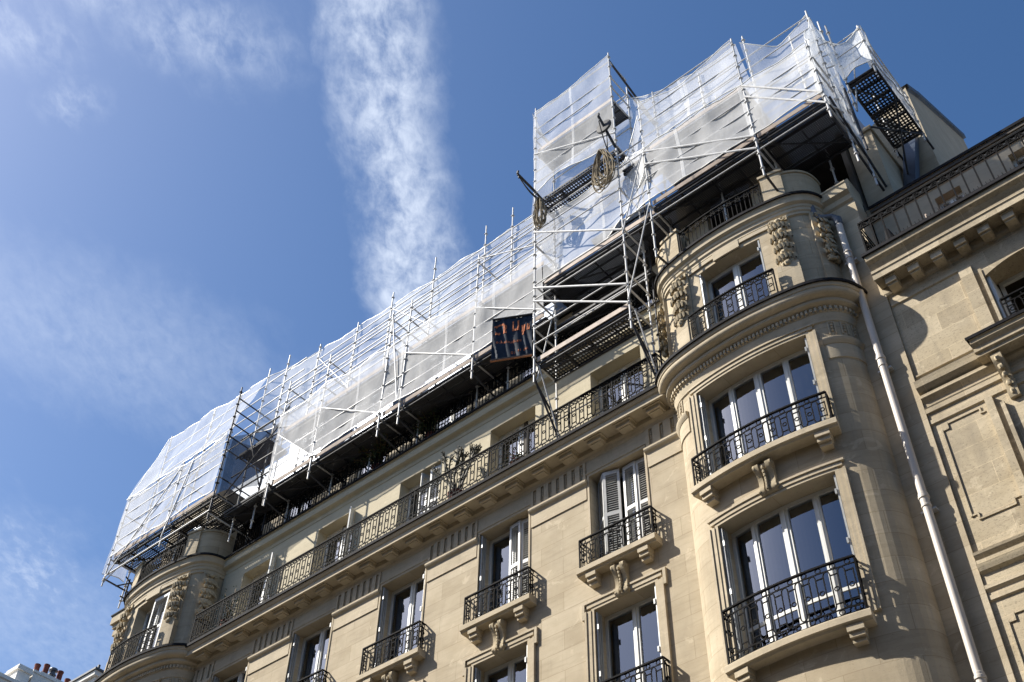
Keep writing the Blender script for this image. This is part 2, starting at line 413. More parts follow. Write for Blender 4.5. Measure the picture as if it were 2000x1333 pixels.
# ------------------------------------------------------------------ ground
def setting():
    g = MB(); g.add([(-1500,-1500,0),(1500,-1500,0),(1500,1500,0),(-1500,1500,0)], [(0,1,2,3)]); struct(obj('ground', g, 'paving'))
    g = MB(); g.box(-200, 200, -12.2, -3.2, -.2, .004); struct(obj('road', g, 'asphalt'))
    for n, a, b in (('pavement', -3.2, -.02), ('pavement', -17, -12.2)):
        g = MB(); g.box(-200, 200, a, b, -.2, .13); struct(obj(n, g, 'paving'))
setting()
def opposite_side():
    o = thing('street_building', 'plain row of pale apartment houses across the street behind the viewer', 'building', (-5, -21, 0))
    m = MB(); wall(m, lambda u, q, z: (u, -17.3+q, z), -70, 60, 0, 19, [(-69+3*k, -67.6+3*k, 1+3.2*j, 3.2+3.2*j) for k in range(43) for j in range(5)], .3)
    m.box(-70, 60, -28, -17.7, 0, 18.9); obj('wall', m, 'render_shade', o)
    m = MB(); m.sweep(lambda u, q, z: (u, -17.3+q, z), [(0,18.9),(.5,19.0),(.5,19.3),(-2.2,22.5),(-6,23),(-10,19),(-10,18.9)], -70, 60); obj('roof', m, 'slate', o)
opposite_side()

# ------------------------------------------------------------------ main apartment building
B = thing('apartment_building', 'cream stone apartment block with rounded bay windows and iron balconies under scaffolding', 'building', (-15.65, 0, 0))
F0, F5 = flat(0), flat(.18)
BR = bay_map(AX_R); DX = AX_L-AX_R
UE = BR.end
F3 = (11.05, 13.65); F4 = (14.5, 16.77); F5Z = (17.69, 19.86)
HW = .67
def walls():
    m = MB(); wall(m, F0, -23.04, -8.26, 0, 17.3, [(c-HW, c+HW, *z) for c in COLX for z in (F3, F4)], .42); obj('wall', m, 'stone', B)
    m = MB(); wall(m, F5, -23.0, -8.3, 17.4, 20.4, [(c-HW, c+HW, *F5Z) for c in COLX], .40); obj('wall', m, 'render_wall', B, label='smooth cream upper wall behind the long balcony')
    m = MB(); wall(m, BR, -UE, UE, 0, 17.2, [(-1.09, 1.09, *F3), (-1.16, 1.16, *F4)], .42, 56)
    me = m.mesh('bay_wall', 'stone', True)
    m = MB(); wall(m, BR, -UE, UE, 17.4, 20.42, [(-.72, .72, *F5Z)], .42, 56, -.02)
    me2 = m.mesh('bay_wall', 'stone', True)
    m = MB(); wall(m, BR, -UE, UE, 20.4, 23.4, [(-.6, .6, 20.7, 22.7)], .2, 56, -.5)
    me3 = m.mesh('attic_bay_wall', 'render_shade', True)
    for d in (0, DX):
        obj('bay_wall', me, 'stone', B, loc=(d,0,0)); obj('bay_wall', me2, 'stone', B, loc=(d,0,0)); obj('attic_bay_wall', me3, 'stone', B, loc=(d,0,0))
    # return strips beside the bays
    for a, b in ((-4.60, -3.885), (-27.45, -26.70)):
        m = MB(); m.box(a, b, .0, .6, 0, 20.3); obj('return_wall', m, 'stone', B)
        m = MB(); m.sweep(F0, [(0,20.2),(.05,20.24),(.07,20.36),(.16,20.42),(.18,20.6),(.2,20.62),(.2,20.66),(-.5,20.66),(-.5,20.2)], a-.02, b-.01); m.box(a, b-.02, .1, .6, 20.66, 21.05); obj('cap_cornice', m, 'stone_trim', B)
    m = MB(); m.box(-27.5, -26.75, -.06, .3, 19.82, 20.04); m.box(-27.58, -26.73, -.12, .3, 20.04, 20.2); m.box(-27.62, -26.72, -.16, .3, 20.27, 20.4); m.box(-27.68, -26.72, -.23, .35, 20.4, 20.675); obj('cap_block', m, 'stone_trim', B)
    m = MB(); m.box(-27.71, -26.71, -.26, .36, 20.675, 20.72); obj('flashing', m, 'flashing', B)
    # attic storey, set back
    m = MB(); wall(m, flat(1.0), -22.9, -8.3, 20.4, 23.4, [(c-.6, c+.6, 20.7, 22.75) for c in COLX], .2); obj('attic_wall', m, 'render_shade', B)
    # interior partitions seen through the glass
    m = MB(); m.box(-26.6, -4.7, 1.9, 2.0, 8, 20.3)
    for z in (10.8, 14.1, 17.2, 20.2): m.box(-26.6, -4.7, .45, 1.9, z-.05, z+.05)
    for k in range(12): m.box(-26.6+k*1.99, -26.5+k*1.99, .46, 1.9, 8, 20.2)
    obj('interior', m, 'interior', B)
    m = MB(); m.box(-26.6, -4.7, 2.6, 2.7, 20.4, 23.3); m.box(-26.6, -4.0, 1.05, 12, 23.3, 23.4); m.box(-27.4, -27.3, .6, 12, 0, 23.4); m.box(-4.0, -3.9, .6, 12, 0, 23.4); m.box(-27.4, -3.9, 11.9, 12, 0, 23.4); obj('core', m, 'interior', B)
    # mansard roof
    prof = [(-.75,23.3),(-.9,23.35),(-1.0,23.5),(-1.9,26.2),(-2.1,26.3),(-6.5,27.4),(-11.8,23.4)]
    m = MB(); m.sweep(F0, prof, -27.45, -3.9); r = obj('roof', m, 'zinc', B)
    for c in COLX:
        m = MB(); m.box(c-.75, c+.75, .85, 2.2, 23.4, 25.2); m.sweep(flat(.8), [(0,25.2),(.08,25.3),(0,25.42),(-1.6,25.5),(-1.6,25.2)], c-.85, c+.85); obj('dormer', m, 'zinc', r)
walls()

def cornices():
    # long balcony over the fourth floor
    p = [(0,17.16),(.03,17.19),(.05,17.25),(.09,17.29),(.09,17.405),(.40,17.405),(.40,17.37),(.435,17.37),(.435,17.50),(.46,17.51),(.49,17.55),(.50,17.575),(.50,17.60),(-.3,17.60),(-.3,17.16)]
    m = MB(); m.sweep(F0, p, -22.95, -8.34); obj('balcony_slab', m, 'stone_trim', B)
    m = MB(); m.sweep(F0, [(.485,17.603),(.52,17.575),(.535,17.58),(.535,17.655),(.0,17.665),(.0,17.603)], -22.96, -8.33); obj('flashing', m, 'flashing', B)
    me = MB()
    me.box(-.165, .165, -.31, -.07, 17.295, 17.41); me.box(-.2, .2, -.35, -.05, 17.378, 17.4045); me.box(-.12, .12, -.26, -.1, 17.272, 17.296)
    me = me.mesh('modillion', 'stone_trim')
    for k in range(20): obj('modillion', me, '', B, loc=(-8.72-.7243*k, 0, 0))
    # bay cornice
    q = [(0,16.93),(.03,16.95),(.03,16.99),(.07,17.02),(.07,17.06),(.09,17.07),(.09,17.17),(.14,17.19),(.19,17.2),(.225,17.225),(.235,17.265),(.22,17.3),(.26,17.315),(.33,17.325),(.375,17.36),(.39,17.41),(.375,17.455),(.40,17.47),(.415,17.52),(.415,17.552),(-.4,17.552),(-.4,16.93)]
    q = [(o*.86 if o > 0 else o, z+.075 if z > 17 else z) for o, z in q]
    m = MB(); m.sweep(BR, q, -UE+.02, UE-.02, 64); me1 = m.mesh('bay_cornice', 'stone_trim', True)
    m = MB(); m.sweep(BR, [(.345,17.63),(.38,17.61),(.395,17.615),(.395,17.675),(.0,17.687),(.0,17.63)], -UE+.03, UE-.03, 64); me2 = m.mesh('flashing', 'flashing')
    m = MB(); n = 58
    for k in range(n):
        u = -UE+.55+(2*UE-1.1)*k/(n-1); m.fbox(BR, u-.021, u+.021, .07, .12, 17.16, 17.24)
    me3 = m.mesh('dentil_course', 'stone_trim')
    # sixth-floor cornice
    c6 = [(0,20.18),(.02,20.2),(.03,20.27),(.06,20.3),(.11,20.315),(.15,20.34),(.155,20.40),(.16,20.405),(.16,20.52),(.19,20.535),(.2,20.555),(-.9,20.555),(-.9,20.18)]
    m = MB(); m.sweep(F5, c6, -22.95, -8.34); obj('cornice', m, 'render_wall', B)
    m = MB(); m.sweep(F5, [(.19,20.56),(.22,20.54),(.235,20.55),(.235,20.60),(-.8,20.61),(-.8,20.56)], -22.94, -8.35); obj('flashing', m, 'flashing', B)
    cb = [(-.02,20.08),(.02,20.1),(.02,20.16),(.05,20.19),(.05,20.26),(.07,20.28),(.075,20.34),(.11,20.36),(.135,20.38),(.135,20.5),(.15,20.52),(.16,20.56),(-.6,20.56),(-.6,20.08)]
    m = MB(); m.sweep(BR, cb, -UE+.02, UE-.02, 64); me4 = m.mesh('bay_cornice', 'stone_trim', True)
    m = MB(); m.sweep(BR, [(.15,20.565),(.18,20.545),(.195,20.55),(.195,20.61),(-.5,20.62),(-.5,20.565)], -UE+.03, UE-.03, 64); me5 = m.mesh('flashing', 'flashing')
    for d in (0, DX):
        for me, mt in ((me1, 'x'), (me2, 'x'), (me3, 'x'), (me4, 'x'), (me5, 'x')): obj(me.name.split('.')[0], me, mt, B, loc=(d,0,0))
    for o in bpy.data.objects:
        if o.name.startswith('dentil_course'): o['kind'] = 'stuff'
cornices()

def frieze():
    # fluted panels, ledges and shallow panels between the windows, also outside the end columns
    spans = [(COLX[k+1]+.74, COLX[k]-.74) for k in range(4)]
    spans = [(COLX[0]+.74, -8.36)] + spans + [(-22.92, COLX[4]-.74)]
    for a, b in spans:
        m = MB(); z0, z1 = 16.745, 17.14; n = max(3, round((b-a-.16)/.19)); w = (b-a)/n; sl = .042
        m.box(a, b, -.04, .02, 16.68, z0); m.box(a, b, -.04, .02, z1, 17.17)
        for i in range(n+1):
            lo = a if i == 0 else a+w*(i-.5)+sl; hi = b if i == n else a+w*(i+.5)-sl
            m.box(lo, hi, -.0395, .02, z0, z1)
        obj('fluted_frieze', m, 'stone_trim', B)
        m = MB()
        for i in range(n):
            c = a+w*(i+.5)
            for j in range(4): m.ball((c, -.012, z1-.07-.055*j), .024, .02, .026, 6, 4)
        obj('bead_drops', m, 'stone_trim', B, True)['kind'] = 'stuff'
        m = MB(); m.sweep(F0, [(0,16.535),(.02,16.54),(.035,16.57),(.075,16.60),(.09,16.63),(.09,16.67),(.06,16.69),(.0,16.70)], a-.03, b+.03); obj('ledge', m, 'stone_trim', B)
        m = MB(); m.box(a, b, -.022, .01, 16.225, 16.54); obj('panel', m, 'stone_trim', B)
    for c in COLX:
        m = MB()   # architrave over the fourth-floor window
        for s in (-1, 1): m.box(min(c+s*.67, c+s*.715), max(c+s*.67, c+s*.715), -.018, .01, 14.5, 16.77)
        m.box(c-.715, c+.715, -.018, .01, 16.772, 16.83); m.box(c-.735, c+.735, -.035, .01, 16.83, 16.86); m.box(c-.735, c+.735, -.012, .01, 16.86, 17.19)
        obj('window_surround', m, 'stone_trim', B)
        m = MB()   # third-floor frame with ears
        for s in (-1, 1):
            for w0, w1, o in ((.67, .73, .018), (.73, .82, .034), (.82, .86, .055)):
                m.box(min(c+s*w0, c+s*w1), max(c+s*w0, c+s*w1), -o, .01, 11.05, 13.65)
        for w0, w1, o in ((.0, .06, .018), (.06, .15, .034), (.15, .19, .055)):
            m.box(c-.67-w1, c+.67+w1, -o, .01, 13.652+w0, 13.652+w1)
        for s in (-1, 1): m.box(min(c+s*.86, c+s*.92), max(c+s*.86, c+s*.92), -.053, .01, 13.5, 13.84)
        obj('window_surround', m, 'stone_trim', B)
    # bay frieze: short flutes, capital ledges on the rounded corners, window frames
    mes = []
    for s in (-1, 1):
        m = MB()
        for k in range(3):
            u = s*(1.62+.22*k)
            for du in (-.055, .055): m.fbox(BR, u+du-.012, u+du+.012, .0, .018, 16.62, 16.92)
            m.fbox(BR, u-.067, u+.067, .0, .017, 16.9, 16.925)
            for j in range(3): m.ball(BR(u, .012, 16.84-.07*j), .026, .022, .028, 6, 4)
        mes.append(m.mesh('flute_drops', 'stone_trim'))
    for s in (-1, 1):
        m = MB(); a, b = sorted((s*1.42, s*(UE-.5)))
        m.sweep(BR, [(0,16.36),(.03,16.37),(.06,16.42),(.075,16.46),(.075,16.49),(.05,16.52),(0,16.53)], a, b, 16)
        m.sweep(BR, [(0,16.02),(.02,16.03),(.02,16.36),(0,16.37)], a+.02, b, 16)
        mes.append(m.mesh('corner_ledge', 'stone_trim', True))
    def frame(hw, z0, z1):
        m = MB()
        for w0, w1, o in ((.0, .06, .02), (.06, .14, .038), (.14, .18, .06)):
            for s in (-1, 1):
                a, b = sorted((s*(hw+w0), s*(hw+w1))); m.fbox(BR, a, b, -.01, o, z0, z1)
            m.fbox(BR, -hw-w1, hw+w1, -.01, o, z1+.002+w0, z1+.002+w1, 20)
        return m.mesh('window_surround', 'stone_trim')
    me3 = frame(1.09, *F3); me4 = frame(1.16, *F4)
    for d in (0, DX):
        for me in mes+[me3, me4]: obj(me.name.split('.')[0], me, '', B, loc=(d,0,0))
frieze()

# carved scroll console on a given surface map
def console(f, u, z0, z1, w=.13):
    m = MB(); H = z1-z0
    prof = [(0,z0),(.05,z0-.01),(.085,z0+.03*H),(.10,z0+.12*H),(.085,z0+.24*H),(.075,z0+.4*H),(.10,z0+.58*H),(.15,z0+.7*H),(.19,z0+.82*H),(.19,z0+.92*H),(.15,z0+.98*H),(.08,z0+H),(0,z0+H)]
    for a, b, k in ((-w, -w*.42, 1.0), (-w*.42, w*.42, .78), (w*.42, w, 1.0)):
        m.sweep(f, [(o*k, z) for o, z in prof], u+a*(.72+.28), u+b, 2)
    for s in (-1, 1):        # volutes
        for zc, r, oc in ((z0+.85*H, .085, .115), (z0+.1*H, .045, .06)):
            for rr, e in ((r, .012), (r*.62, .024), (r*.3, .034)):
                pts = [f(u+s*(w+e), oc+rr*math.cos(t), zc+rr*math.sin(t)) for t in [2*math.pi*i/12 for i in range(12)]]
                pin = [f(u+s*(w-.02), oc+rr*math.cos(t), zc+rr*math.sin(t)) for t in [2*math.pi*i/12 for i in range(12)]]
                m.add(pts+pin, [tuple(range(12))]+[(i, (i+1)%12, 12+(i+1)%12, 12+i) for i in range(12)])
    for k in range(7): m.ball(f(u, .085+.02*abs(k-3)/3+.05*(k/6)**2, z0+H*(.12+.11*k)), .03, .035, .045, 6, 4)
    return m.mesh('scroll_console', 'stone_carved', True)
def slab_profile(o, zt, th): return [(0,zt-th),(o-.05,zt-th),(o-.05,zt-th-.0),(o-.03,zt-th+.035),(o,zt-th+.045),(o,zt-.015),(o-.012,zt),(0,zt)]
def bracket(f, u, o, zt, w=.11):
    m = MB(); m.fbox(f, u-w, u+w, 0, o*.86, zt-.09, zt-.0); m.fbox(f, u-w*.9, u+w*.9, 0, o*.72, zt-.17, zt-.09); m.fbox(f, u-w*.8, u+w*.8, 0, o*.5, zt-.24, zt-.17)
    return m.mesh('bracket', 'stone_trim')
def balconies():
    def small(z, hw, o, th, rail_h, style, mod, keep):
        me = MB().sweep(F0, slab_profile(o, z, th), -hw, hw).mesh('window_balcony', 'stone_trim')
        rl = railing(F0, -hw+.06, hw-.06, o-.05, z, rail_h, style, mod, ends=.0).mesh('railing', 'iron')
        bk = [bracket(F0, s*(hw-.3), o, z-th) for s in (-1, 1)]
        for c in keep:
            b = obj('window_balcony', me, '', B, loc=(c,0,0)); obj('railing', rl, '', b, loc=(c,0,0))
            for k in bk: obj('bracket', k, '', b, loc=(c,0,0))
    small(14.5, .885, .235, .16, .64, 'small', .21, COLX)
    small(11.05, .885, .255, .16, .96, 'tall', .21, COLX)
    cs = console(F0, 0, 13.66, 14.3)
    for c in COLX: obj('scroll_console', cs, '', B, loc=(c,0,0))
    for z, hu, th, h, st, so in ((14.5, 1.34, .16, .62, 'small', .27), (10.99, 1.16, .16, .93, 'tall', .23)):
        me = MB().sweep(BR, slab_profile(so, z, th), -hu, hu, 24).mesh('window_balcony', 'stone_trim')
        rl = railing(BR, -hu+.06, hu-.06, so-.05, z, h, st, .215, ends=.0).mesh('railing', 'iron')
        bk = [bracket(BR, s*(hu-.26), so, z-th, .12) for s in (-1, 1)]
        for d in (0, DX):
            b = obj('window_balcony', me, '', B, loc=(d,0,0)); obj('railing', rl, '', b, loc=(d,0,0))
            for k in bk: obj('bracket', k, '', b, loc=(d,0,0))
    cs = console(BR, 0, 13.72, 14.3, .15)
    for d in (0, DX): obj('scroll_console', cs, '', B, loc=(d,0,0))
    # long railings
    m = railing(F0, -22.82, -8.42, .47, 17.662, .87, 'main', .2, post_every=13)
    for u, e in ((-22.82, -.0), (-8.42, -.0)):
        for z in (.87, .75, .03): m.path([(u, -.47, 17.66+z), (u, -.02, 17.66+z)], .014, 4)
        for k in range(4): m.path([(u, -.38+.1*k, 17.66), (u, -.38+.1*k, 18.4)], .009, 4)
    obj('railing', m, 'iron', B)
    obj('railing', railing(F5, -22.6, -8.5, .17, 20.6, .82, 'top', .2, post_every=13), 'iron', B)
    m = railing(BR, -.92, .92, .26, 17.685, .8, 'main', .2).mesh('railing', 'iron')
    m2 = railing(BR, -.98, .98, .10, 20.61, .72, 'top', .2).mesh('railing', 'iron')
    for d in (0, DX): obj('railing', m, '', B, loc=(d,0,0)); obj('railing', m2, '', B, loc=(d,0,0))
balconies()

# carved fruit garlands and their pedestals on the fifth-floor bay
def garlands():
    def garland(u, big=1.0):
        m = MB(); z1, z0 = 20.08, 18.66; w = .135*big
        m.fbox(BR, u-.18*big, u+.18*big, -.01, .06, 19.98, 20.1, 2)
        for s in (-1, 1):
            pts = [BR(u+s*.10*big+.055*math.cos(t)*(1-t/14)*s, .10, 19.98+.055*math.sin(t)*(1-t/14)) for t in [k*.6 for k in range(16)]]
            m.path(pts, .022, 5)
        m.ball(BR(u, .09, 19.97), .06, .06, .06, 8, 5)
        for k in range(4):
            zc = 19.72-.315*k; wk = w*(1.0+.1*math.sin(k*2))
            for a in range(9):          # fruit
                du = (rnd.random()-.5)*1.6*wk; dz = (rnd.random()-.5)*.22; r = .04+.03*rnd.random()
                m.ball(BR(u+du, .05+.09*(1-(du/wk)**2*.8), zc+dz-.04), r, r, r*1.05, 7, 5, .12)
            for a in range(6):          # curling leaves above each cluster
                du = (a-2.5)/2.5*wk; c = BR(u+du, .06+.10*(1-(du/wk)**2*.7), zc+.11); t = BR(u+du*1.35, .10+.11*(1-(du/wk)**2*.6), zc-.06)
                c = Vector(c); t = Vector(t); side = Vector(BR(u+du+.05, .05, zc))-Vector(BR(u+du, .05, zc)); side = side*.95; mid = (c+t)/2+Vector((0, -.035, .025))
                m.add([c-side*.5, c+side*.5, mid-side, mid+Vector((0,-.03,0)), mid+side, t-side*.4, t+side*.4, c+Vector((0,.05,0)), t+Vector((0,.06,0))],
                      [(0,1,3),(0,3,2),(1,4,3),(2,3,5),(3,4,6),(3,6,5),(0,2,5,8,7),(1,4,6,8,7)])
        for a in range(7):
            m.ball(BR(u+(rnd.random()-.5)*.2, .06, 18.62+.06*rnd.random()+.02*a), .03, .03, .035, 6, 4)
        return m.mesh('fruit_garland', 'stone_carved', True)
    gs = [(s*1.17, 1.0) for s in (-1, 1)]+[(s*(UE-.78), .85) for s in (-1, 1)]
    gm = [garland(*g) for g in gs]
    pm = []
    for s in (-1, 1):
        m = MB(); m.fbox(BR, s*1.17-.215, s*1.17+.215, -.05, .15, 17.6, 18.42, 4); m.fbox(BR, s*1.17-.205, s*1.17+.205, -.05, .14, 18.42, 18.62, 4)
        m.fbox(BR, s*1.17-.2, s*1.17+.2, -.05, .02, 18.62, 20.1, 4); pm.append(m.mesh('pedestal', 'stone'))
        m = MB(); a, b = sorted((s*(UE-.58), s*(UE-.98))); m.fbox(BR, a, b, -.05, .05, 17.6, 20.1, 4); pm.append(m.mesh('pilaster', 'stone'))
        # sixth-floor curved piers
        a, b = sorted((s*1.02, s*1.44)); m = MB(); m.fbox(BR, a, b, -.22, .12, 20.6, 21.45, 8); m.fbox(BR, a-.03, b+.03, -.25, .15, 21.45, 21.52, 8); pm.append(m.mesh('parapet_pier', 'stone'))
        a, b = sorted((s*1.44, s*(UE-.45))); m = MB(); m.fbox(BR, a, b, -.22, .07, 20.6, 21.4, 12); m.fbox(BR, a, b, -.25, .10, 21.4, 21.46, 12); pm.append(m.mesh('parapet_pier', 'stone'))
    for d in (0, DX):
        for me in gm+pm: obj(me.name.split('.')[0], me, '', B, loc=(d,0,0))
    m = MB(); m.fbox(BR, -.3, .3, -.01, .03, 19.88, 20.1, 6); m.fbox(BR, -.95, .95, -.01, .02, 19.98, 20.08, 12); me = m.mesh('lintel', 'stone_trim')
    for d in (0, DX): obj('lintel', me, '', B, loc=(d,0,0))
garlands()

# ------------------------------------------------------------------ windows
def window_mesh(f, u0, u1, z0, z1, o, mull, t=.06, rail=None):
    """outer frame + mullions (centre, half width); returns frame mesh and pane rectangles"""
    m = MB(); n = 6 if f is BR else 1
    m.fbox(f, u0, u1, o-.03, o+.03, z1-t*1.3, z1, n); m.fbox(f, u0, u1, o-.03, o+.03, z0, z0+t*1.6, n)
    for a, b in ((u0, u0+t), (u1-t, u1)): m.fbox(f, a, b, o-.03, o+.03, z0+t*1.6, z1-t*1.3)
    edges = [u0+t]
    for c, hw in mull:
        m.fbox(f, c-hw, c+hw, o-.035, o+.04, z0+t*1.6, z1-t*1.3); m.fbox(f, c-hw*.35, c+hw*.35, o+.04, o+.06, z0+t*1.6, z1-t*1.3)
        edges += [c-hw, c+hw]
    edges.append(u1-t)
    panes = []
    for a, b in zip(edges[::2], edges[1::2]):
        if rail: m.fbox(f, a, b, o-.02, o+.02, rail-.03, rail+.03, n)
        p = MB(); p.fbox(f, a-.004, b+.004, o-.006, o+.004, z0+t*1.5, z1-t*1.2, n); panes.append(p.mesh('pane', 'glass'))
    return m.mesh('window', 'white_paint'), panes
def louvre(w, h, swing):
    """one shutter leaf hinged at x=0, extending to +x before rotation about z"""
    m = MB(); t = .018
    m.box(0, .05, -t, t, 0, h); m.box(w-.05, w, -t, t, 0, h); m.box(.05, w-.05, -t, t, 0, .09); m.box(.05, w-.05, -t, t, h-.09, h); m.box(.05, w-.05, -t, t, h*.52-.04, h*.52+.04)
    for lo, hi in ((.09, h*.52-.04), (h*.52+.04, h-.09)):
        n = int((hi-lo)/.052)
        for k in range(n):
            z = lo+(hi-lo)*(k+.5)/n
            m.add([(.05,-.016,z-.018),(w-.05,-.016,z-.018),(w-.05,.014,z+.018),(.05,.014,z+.018),(.05,-.010,z-.024),(w-.05,-.010,z-.024),(w-.05,.02,z+.012),(.05,.02,z+.012)], [(0,1,2,3),(7,6,5,4),(0,4,5,1),(2,6,7,3)])
    c, s = math.cos(swing), math.sin(swing)
    m.v = [(x*c-y*s, x*s+y*c, z) for x, y, z in m.v]
    return m
def windows():
    O = -.33
    def stack(f, z0, z1, sides):    # folded metal shutters standing in the reveal
        m = MB()
        for u, s in sides:
            for k in range(3): m.fbox(f, *sorted((u+s*.015, u+s*.045)), -.155+.05*k, -.12+.05*k, z0+.02, z1-.04)
            for q in (.12, .5, .86): m.fbox(f, *sorted((u+s*.045, u+s*.075)), -.03, .0, z0+(z1-z0)*q-.05, z0+(z1-z0)*q+.05)
        return m
    kinds = {}
    for lvl, (z0, z1) in (('F3', F3), ('F4', F4)):
        kinds[lvl] = window_mesh(F0, -HW, HW, z0, z1, O, [(0, .066)], .055, z0+.7 if lvl == 'F3' else None) + ([stack(F0, z0, z1, (q,)).mesh('folded_shutter', 'shutter_metal') for q in ((-HW, 1), (HW, -1))],)
    for lvl, (z0, z1) in (('F3', F3), ('F4', F4)):
        for k, c in enumerate(COLX):
            fr, pa, st = kinds[lvl]
            w = obj('window', fr, '', B, loc=(c,0,0))
            for p in pa: obj('pane', p, '', w, loc=(c,0,0))
            h = z1-z0-.06
            if lvl == 'F4' and k == 0:
                for x, ww, sw in ((-HW+.02, .36, math.radians(-38)), (-HW+.02+.36*math.cos(math.radians(38)), .34, math.radians(16)), (.03, .31, math.radians(-4)), (.34, .31, math.radians(3))):
                    obj('shutter', louvre(ww, h, sw), 'shutter_paint', w, loc=(c+x, .27 if x < -.5 else (.05 if x < 0 else .17), z0+.02))
            elif lvl == 'F4' and k == 1:
                for x, sw in ((.02, math.radians(-6)), (.33, math.radians(5))): obj('shutter', louvre(.31, h, sw), 'shutter_paint', w, loc=(c+x, .17, z0+.02))
                obj('folded_shutter', stack(F0, z0, z1, ((-HW, 1),)), 'shutter_metal', w, loc=(c,0,0))
            else:
                for q in st: obj('folded_shutter', q, '', w, loc=(c,0,0))
            cu = MB(); cu.box(-HW, -HW+.35, .45, .46, z0, z1); cu.box(HW-.3, HW, .45, .46, z0, z1)
            if k in (2, 3): obj('curtain', cu, 'curtain', w, loc=(c,0,0))
    # fifth floor
    fr, pa = window_mesh(F5, -HW, HW, *F5Z, O, [(0, .075)])
    lv = louvre(.33, F5Z[1]-F5Z[0]-.05, math.radians(8)); lv2 = louvre(.33, F5Z[1]-F5Z[0]-.05, math.radians(70))
    lvm, lvm2 = lv.mesh('shutter', 'shutter_paint'), lv2.mesh('shutter', 'shutter_paint')
    for k, c in enumerate(COLX):
        w = obj('window', fr, '', B, loc=(c,0,0))
        for p in pa: obj('pane', p, '', w, loc=(c,0,0))
        if k in (2, 3, 4):
            if k > 2: obj('shutter', louvre(.17, F5Z[1]-F5Z[0]-.05, math.radians(-74)), 'white_paint', w, loc=(c+HW-.02, .16, F5Z[0]))
            else: obj('shutter', lvm, '', w, loc=(c+.3, .24, F5Z[0])); obj('shutter', lvm2, '', w, loc=(c+.02, .05+.15, F5Z[0]))
    # bay windows
    for (z0, z1), hw, rail in ((F3, 1.09, F3[0]+.72), (F4, 1.16, None)):
        fr, pa = window_mesh(BR, -hw, hw, z0, z1, -.33, [(-.60, .058), (0, .075), (.60, .058)], .06, rail)
        st = [stack(BR, z0, z1, (q,)).mesh('folded_shutter', 'shutter_metal') for q in ((-hw, 1), (hw, -1))]
        for d in (0, DX):
            w = obj('window', fr, '', B, loc=(d,0,0))
            for q in st: obj('folded_shutter', q, '', w, loc=(d,0,0))
            for p in pa: obj('pane', p, '', w, loc=(d,0,0))
    fr, pa = window_mesh(BR, -.72, .72, *F5Z, -.33, [(0, .075)])
    st = [stack(BR, *F5Z, (q,)).mesh('folded_shutter', 'shutter_metal') for q in ((-.72, 1), (.72, -1))]
    for d in (0, DX):
        w = obj('window', fr, '', B, loc=(d,0,0))
        for p in pa: obj('pane', p, '', w, loc=(d,0,0))
        if d == 0: [obj('folded_shutter', q, '', w, loc=(d,0,0)) for q in st]
        else: obj('shutter', louvre(.62, F5Z[1]-F5Z[0]-.05, math.radians(2)), 'shutter_paint', w, loc=(AX_L+.06, -.60, F5Z[0]))
    # sheer curtains inside some of the bay lights
    for zz, us in ((F3, ((-1.0, -.72), (.7, 1.02))), (F4, ((-1.08, -.82), (.66, 1.1)))):
        for a_, b_ in us:
            cu = MB(); n_ = 14
            for i in range(n_): 
                o0, o1 = -.47-.025*(i % 2), -.47-.025*((i+1) % 2); x0, x1 = a_+(b_-a_)*i/n_, a_+(b_-a_)*(i+1)/n_
                cu.add([BR(x0,o0,zz[0]), BR(x1,o1,zz[0]), BR(x1,o1,zz[1]-.05), BR(x0,o0,zz[1]-.05)], [(0,1,2,3)])
            obj('curtain', cu, 'curtain', B)
    # attic windows
    fr, pa = window_mesh(flat(1.0), -.6, .6, 20.7, 22.75, -.12, [(0, .07)])
    for c in COLX:
        w = obj('window', fr, '', B, loc=(c,0,0))
        for p in pa: obj('pane', p, '', w, loc=(c,0,0))
windows()

def downpipe():
    m = MB(); x, y = -4.27, -.125
    m.lathe((x,y,0), [(.066,0),(.066,19.72)], 16)
    p = obj('downpipe', m, 'pipe_paint', B, True, label='pale painted cast-iron rainwater pipe beside the rounded bay')
    for z in (18.69, 15.82, 12.83, 9.81, 6.8, 3.8):
        c = MB(); c.lathe((x,y,z), [(.067,-.16),(.078,-.15),(.078,-.12),(.07,-.11),(.072,.0),(.086,.01),(.086,.05),(.076,.06),(.076,.10),(.067,.11)], 16); obj('collar', c, 'pipe_paint', p, True)
        c = MB(); c.box(x-.12, x+.12, y+.02, .01, z-.2, z-.17); obj('pipe_clip', c, 'steel', p)
    c = MB(); c.lathe((x,y,19.72), [(.067,-.14),(.082,-.12),(.085,.05),(.06,.08)], 16); c.path([(x,y,19.72),(x-.05,y-.04,19.84),(x-.28,y-.12,19.92),(x-.36,y-.14,20.08),(x-.38,y-.15,20.45)], .065, 12); obj('elbow', c, 'pipe_grey', p, True)
downpipe()

